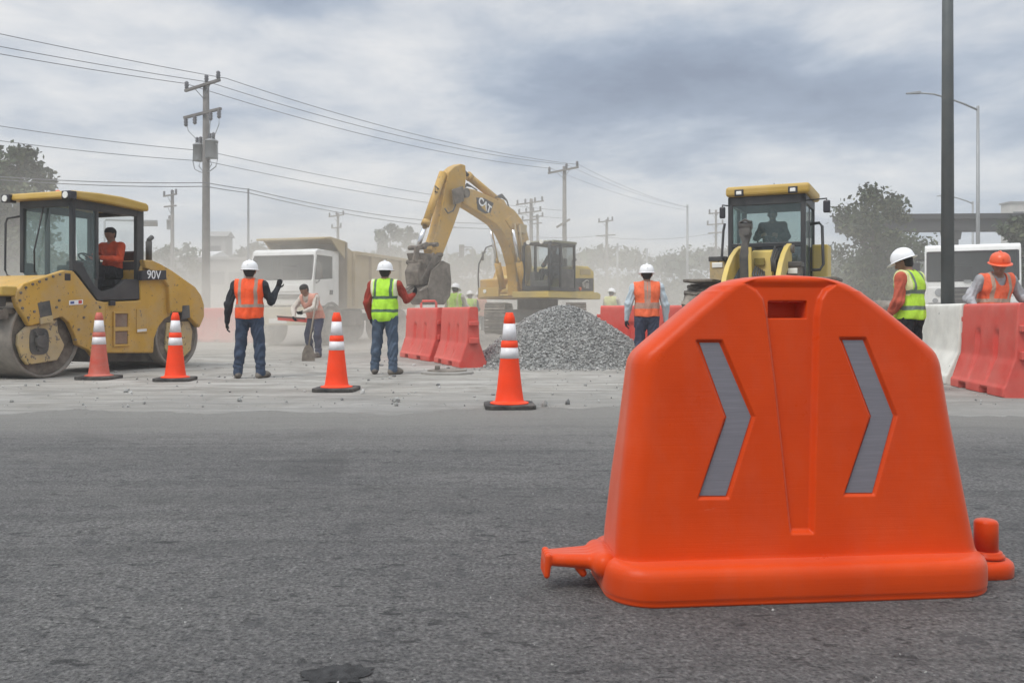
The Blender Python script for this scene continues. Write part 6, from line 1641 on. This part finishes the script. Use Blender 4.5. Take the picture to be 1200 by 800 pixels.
def sag(p, q, s, n=24):
    return [Vector(p).lerp(Vector(q), i/n) - Vector((0,0,4*s*(i/n)*(1-i/n))) for i in range(n+1)]
def cable(label, spans, r=.022):
    mb = MB()
    pts = []
    for p, q, s in spans: pts += sag(p, q, s)[(1 if pts else 0):]
    t = tag(mb.tube(pts, r, 5).obj('overhead_wire', WIRE), label, 'wire', 'overhead wires')
W3 = {k: at(px, py, 39) for k, px, py in (('a', 217, 98), ('b', 245, 96.5), ('c', 265, 92))}
E3 = {'a': at(646, 197.5, 58), 'b': at(664, 193, 58), 'c': at(678, 193, 58)}
X3 = {'a': at(803, 246, 79), 'b': at(806, 243, 79), 'c': at(808, 243, 79)}
for k, py, nm in (('a', 61, 'lowest of the three top wires crossing the sky to the transformer pole'), ('b', 52, 'middle one of the three top wires crossing the sky to the transformer pole'), ('c', 36.5, 'highest of the three top wires crossing the sky to the transformer pole')):
    l0 = at(-30, py-3, 33)
    cable(nm, [(l0, W3[k], .05), (W3[k], E3[k], .55), (E3[k], X3[k], .35)], [.016]*49 + [.010]*24)
for py0, pyp, py1, nm in ((146, 177, 247, 'upper wire of the middle pair, passing behind the transformers'), (164, 189, 256, 'lower wire of the middle pair, passing behind the transformers')):
    p = at(241.5, pyp, 39.4); cable(nm, [(at(-30, py0-3, 33), p, .1), (p, at(661, py1, 58.3), .35)], .014)
for py0, pyp, py2, py1, nm in ((206.5, 214, 222, 262, 'upper cable of the low pair, running on from the slim bare pole'), (210, 218.5, 226, 268, 'lower cable of the low pair, running on from the slim bare pole')):
    p = at(241.5, pyp, 38.7); q = at(291, py2, 40.4)
    cable(nm, [(at(-30, py0-1.5, 33), p, .12), (p, q, .02), (q, at(590, py1, 56), .45)], .019)
cable('faint low wire stretched between the far poles beside the excavator', [(at(605, 276, 76), at(700, 276.5, 92), .2), (at(700, 276.5, 92), at(838, 273, 85), .5)], .02)

def street_lamp(label, px, d, pyt, pxa, pya, r=.085, pyb=None):
    x = (px-600)/1000*d; zt = zat(pyt, d); t = thing('street_lamp', label, 'street lamp', (x, d, 0), 0, 'street lamps')
    MB().cyl((0,0,0),(0,0,zt+.15), r*1.3, r*.8, n=14).obj('pole', GALV_L, t)
    L = (pxa-px)/1000*d; H = (pyt-pya)/1000*d
    P = [(0,0,zt-.05),(L*.20,0,zt+H*.35),(L*.42,0,zt+H*.72),(L*.62,0,zt+H*.98),(L*.82,0,zt+H*1.05)]
    MB().tube(P, [r*.62, r*.6, r*.55, r*.5, r*.45], 8).obj('arm', GALV_L, t)
    e = L*.80; s = 1 if L > 0 else -1
    MB().hexa([(e,-.11,zt+H*1.02-.02),(L,-.09,zt+H-.02),(L,.09,zt+H-.02),(e,.11,zt+H*1.02-.02),(e,-.06,zt+H*1.02+.12),(L,-.04,zt+H+.05),(L,.04,zt+H+.05),(e,.06,zt+H*1.02+.12)]).obj('lamp_head', GALV, t, bevel=.02)
street_lamp('tall street lamp with long curved arm behind the white truck', 1146, 42, 128, 1062, 110)
street_lamp('smaller distant street lamp under the overpass, behind the tall one', 1140, 74, 238, 1098, 230, .10)
street_lamp('distant street lamp seen through the gap under the excavator stick', 523, 80, 272, 535, 267, .09)
street_lamp('distant street lamp with short arm past the excavator boom', 577, 88, 288, 588, 284, .09)
d = 13.9; x = (1110.5-600)/1000*d
t = thing('steel_pole', 'thick grey steel pole rising out of the picture behind the concrete barrier', 'pole', (x, d, 0))
MB().cyl((0,0,.06),(0,0,10.5), .106, .066, n=28).obj('shaft', mat('dark_galvanised', (.105,.12,.122), .6, .3, .15, 1.5, dust=.12), t)
MB().bx(-.20,.20,-.20,.20,0,.06).obj('base_plate', GALV, t, bevel=.01)
MB().bx(-.055,.055,-.118,-.090,.62,.86).obj('access_cover', GALV, t, bevel=.008)
p = at(541, 294.5, 70)
t = thing('traffic_signal', 'dark traffic signal hanging far off beside the excavator bucket', 'traffic signal', (p.x, p.y, 0))
MB().bx(-.22,.22,-.15,.15,p.z-.6,p.z+.55).obj('signal_head', DARK, t, bevel=.05)
mb = MB()
for q in (-.38, -.02, .34): mb.cyl((0,-.15,p.z+q),(0,-.18,p.z+q),.12,n=16)
mb.obj('lens', SIGNBLK, t)
MB().tube([(.9,0,0),(.9,0,p.z+.2),(.85,0,p.z+.35),(0,0,p.z+.35)], .06).obj('mast', GALV, t)
p = at(176, 262.5, 60)
t = thing('traffic_signal', 'small dark level signal box beside the roller cab', 'traffic signal', (p.x, p.y, 0))
MB().bx(-.5,.5,-.12,.12,p.z-.16,p.z+.16).obj('signal_head', DARK, t, bevel=.03)
MB().tube([(-3.2,0,0),(-3.2,0,p.z+.2),(-3.1,0,p.z+.3),(.5,0,p.z+.2)], .07).obj('mast', GALV, t)
# ================================================================ trees
BARK = mat('bark', (.10,.085,.07), .9, 0, .25, 6)
def leafm(name, c): return mat(name, c, .75, 0, .25, .8, spec=.15)
LEAF = [leafm('leaf_mid', (.060,.082,.040)), leafm('leaf_dark', (.034,.048,.026)), leafm('leaf_olive', (.095,.108,.055))]
def leaf_cloud(clumps, n, size, seed, flat=.75):
    r = np.random.default_rng(seed)
    C = np.array([c[:3] for c in clumps], float); Rr = np.array([c[3] for c in clumps], float)
    w = Rr**2; w /= w.sum(); idx = r.choice(len(C), n, p=w)
    v = r.normal(size=(n,3)); v /= np.linalg.norm(v, axis=1)[:,None]
    rad = r.random(n)**.42
    jit = 1 + .22*r.normal(size=n)
    P = C[idx] + v*(Rr[idx]*rad*jit)[:,None]*np.array([1,1,flat])
    s = size*(.6+.8*r.random(n))
    a = r.normal(size=(n,3)); a /= np.linalg.norm(a, axis=1)[:,None]
    b = np.cross(a, r.normal(size=(n,3))); b /= np.linalg.norm(b, axis=1)[:,None]
    Q = np.stack([P - a*s[:,None], P + b*s[:,None]*.55, P + a*s[:,None], P - b*s[:,None]*.55], 1).reshape(-1,3)
    tone = r.choice(3, len(C), p=[.45,.3,.25])[idx]; flip = r.random(n) < .3; tone[flip] = r.choice(3, flip.sum())
    return Q, np.arange(4*n).reshape(n,4), tone
def tree(label, px, d, py_top, crown_px, n=5200, size=.20, seed=1, trunk_r=.25, crown_base=.30, group='trees round the works', clumps=22, name='tree', squash=1.0):
    rr = random.Random(seed); x = (px-600)/1000*d; zt = zat(py_top, d); rad = crown_px/2/1000*d
    t = thing(name, label, 'tree', (x, d, 0), 0, group)
    zb = zt*crown_base; cl = []
    for i in range(clumps):
        f = (i+.5)/clumps; z = zb + (zt-zb)*f*.93
        env = math.sin(math.pi*(.16+.64*f))**.6
        a = rr.uniform(0, 2*math.pi); q = rad*env*rr.uniform(.25,.85)
        cl.append((q*math.cos(a), q*math.sin(a)*.9, z, rad*rr.uniform(.26,.42)*(1.1-.35*f)))
    Q, F, tone = leaf_cloud(cl, n, size, seed)
    np_obj('crown', Q, F, LEAF, t, tone, False)
    mb = MB().tube([(0,0,0),(.05,0,zb*.6),(-.06,.05,zb+(zt-zb)*.25),(.05,0,zb+(zt-zb)*.6)], [trunk_r*1.2,trunk_r,trunk_r*.75,trunk_r*.3], 10)
    for c in cl[::2]: 
        z0 = zb*.9 + (c[2]-zb)*.35
        mb.tube([(0,0,z0),(c[0]*.5,c[1]*.5,(z0+c[2])/2+.15),(c[0],c[1],c[2])], [trunk_r*.42,trunk_r*.25,trunk_r*.08], 6)
    mb.obj('trunk', BARK, t)
tree('dark leafy tree with domed crown behind the roller cab', 18, 42, 163, 112, 9000, .15, 3, .3, .22, clumps=34)
tree('shorter leafy tree leaning out past the roller roof lamp', -30, 44, 185, 90, 5000, .17, 4, .3, .2)
tree('broad grey-green tree between the wheel loader and the overpass', 1030, 47, 219, 122, 13000, .13, 6, .32, .16, clumps=52)
tree('green tree at the end of the overpass girder, beyond the white truck', 1200, 46, 243, 78, 5200, .17, 8, .3, .15, clumps=24)
tree('hazy tree with tall crown behind the dump truck bed', 456, 105, 257, 52, 6500, .22, 9, .4, .18, clumps=32)
tree('hazy smaller tree joined to the tall-crowned one near the excavator stick', 482, 108, 262, 40, 4500, .22, 10, .4, .15, clumps=26)
tree('low hazy bush-like tree right behind the roller exhaust', 207, 80, 285, 62, 4500, .17, 12, .25, .1, name='tree')
tree('hazy round tree behind the worker in the orange vest', 292, 95, 282, 76, 5500, .20, 13, .35, .12)
def treeline():
    r = random.Random(21); cl = []
    for i in range(330):
        px = -140 + 1500*i/329 + r.uniform(-4, 4); d = r.uniform(118, 150)
        top = 300 + 6*math.sin(px*.021) + 5*math.sin(px*.05+1) + r.uniform(-4, 5)
        if 660 < px < 760: top -= 8
        if 520 < px < 610: top += 3
        if 1040 < px < 1200: top += 8
        h = zat(top, d); rad = r.uniform(1.6, 2.6)
        x = (px-600)/1000*d
        cl.append((x, d, h-rad*.75, rad)); cl.append((x+r.uniform(-1,1), d-.8, (h-rad)*.55, rad*1.15)); cl.append((x+r.uniform(-1,1), d-1, (h-rad)*.2, rad*1.2))
    Q, F, tone = leaf_cloud(cl, 120000, .30, 22, .9)
    Q2, F2, t2 = leaf_cloud([c for c in cl], 9000, 1.0, 23, .7); Q = np.concatenate([Q, Q2]); F = np.concatenate([F, F2 + F.max() + 1]); tone = np.concatenate([tone, t2])
    tag(np_obj('treeline', Q, F, LEAF, None, tone, False), 'hazy line of far trees along the horizon', 'trees', kind='stuff')
treeline()

# ================================================================ overpass and buildings
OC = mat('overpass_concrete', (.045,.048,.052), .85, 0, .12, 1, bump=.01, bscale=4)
d = 50; x0 = (985-600)/1000*d; x1 = (1330-600)/1000*d; zl, zh = zat(271, d), zat(251.5, d)
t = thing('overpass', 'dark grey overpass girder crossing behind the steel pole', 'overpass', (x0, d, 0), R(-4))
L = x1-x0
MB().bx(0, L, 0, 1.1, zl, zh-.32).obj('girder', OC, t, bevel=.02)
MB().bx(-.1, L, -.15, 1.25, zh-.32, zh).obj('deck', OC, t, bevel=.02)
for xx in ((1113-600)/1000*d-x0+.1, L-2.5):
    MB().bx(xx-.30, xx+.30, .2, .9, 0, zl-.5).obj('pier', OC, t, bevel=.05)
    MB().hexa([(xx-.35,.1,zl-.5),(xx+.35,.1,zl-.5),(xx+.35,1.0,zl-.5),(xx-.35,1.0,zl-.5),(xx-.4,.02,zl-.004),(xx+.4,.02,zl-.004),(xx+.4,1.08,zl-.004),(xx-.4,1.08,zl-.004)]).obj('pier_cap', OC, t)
PALE = mat('pale_render', (.46,.44,.40), .85, 0, .08, .8); GREYW = mat('grey_cladding', (.24,.235,.225), .8, 0, .1, .6); ROOFW = mat('pale_sheet_roof', (.55,.55,.54), .6, 0, .06, .6)
WIN = mat('dark_window', (.05,.055,.06), .2)
def building(label, px0, px1, py_top, d, depth, wall, roof, ridge=0, wins=0, name='building', group=None):
    x0 = (px0-600)/1000*d; x1 = (px1-600)/1000*d; z = zat(py_top, d)
    t = thing(name, label, 'building', (x0, d, 0)); w = x1-x0
    MB().bx(0, w, 0, depth, 0, z-ridge).obj('wall', wall, t)
    if ridge: MB().prism([(-.3, z-ridge), (depth+.3, z-ridge), (depth/2, z)], lambda a, b, q: (q, a, b), -.3, w+.3).obj('roof', roof, t)
    else: MB().bx(-.2, w+.2, -.2, depth+.2, z-ridge, z-ridge+.25).obj('roof', roof, t)
    for k in range(wins):
        c = w*(k+.5)/wins; o = MB().bx(c-.8, c+.8, -.06, 0, z-ridge-2.6, z-ridge-1.3).obj('window', WIN, t)
        MB().bx(c-.9, c+.9, -.12, -.06, z-ridge-2.72, z-ridge-2.6).obj('sill', wall, o)
building('long low grey warehouse behind the roller hood', 150, 312, 304, 88, 14, GREYW, GREYW, 0, 7)
building('low building with white sheet roof behind the transformer pole', 210, 242, 291, 96, 9, PALE, ROOFW, 1.0, 2)
building('pale square tower building faint beside the transformer pole', 240, 264, 270, 116, 3, GREYW, GREYW, .8, 1)
building('pale apartment block rising behind the tree at the overpass end', 1184, 1240, 238, 130, 2.5, PALE, GREYW, 0, 3)
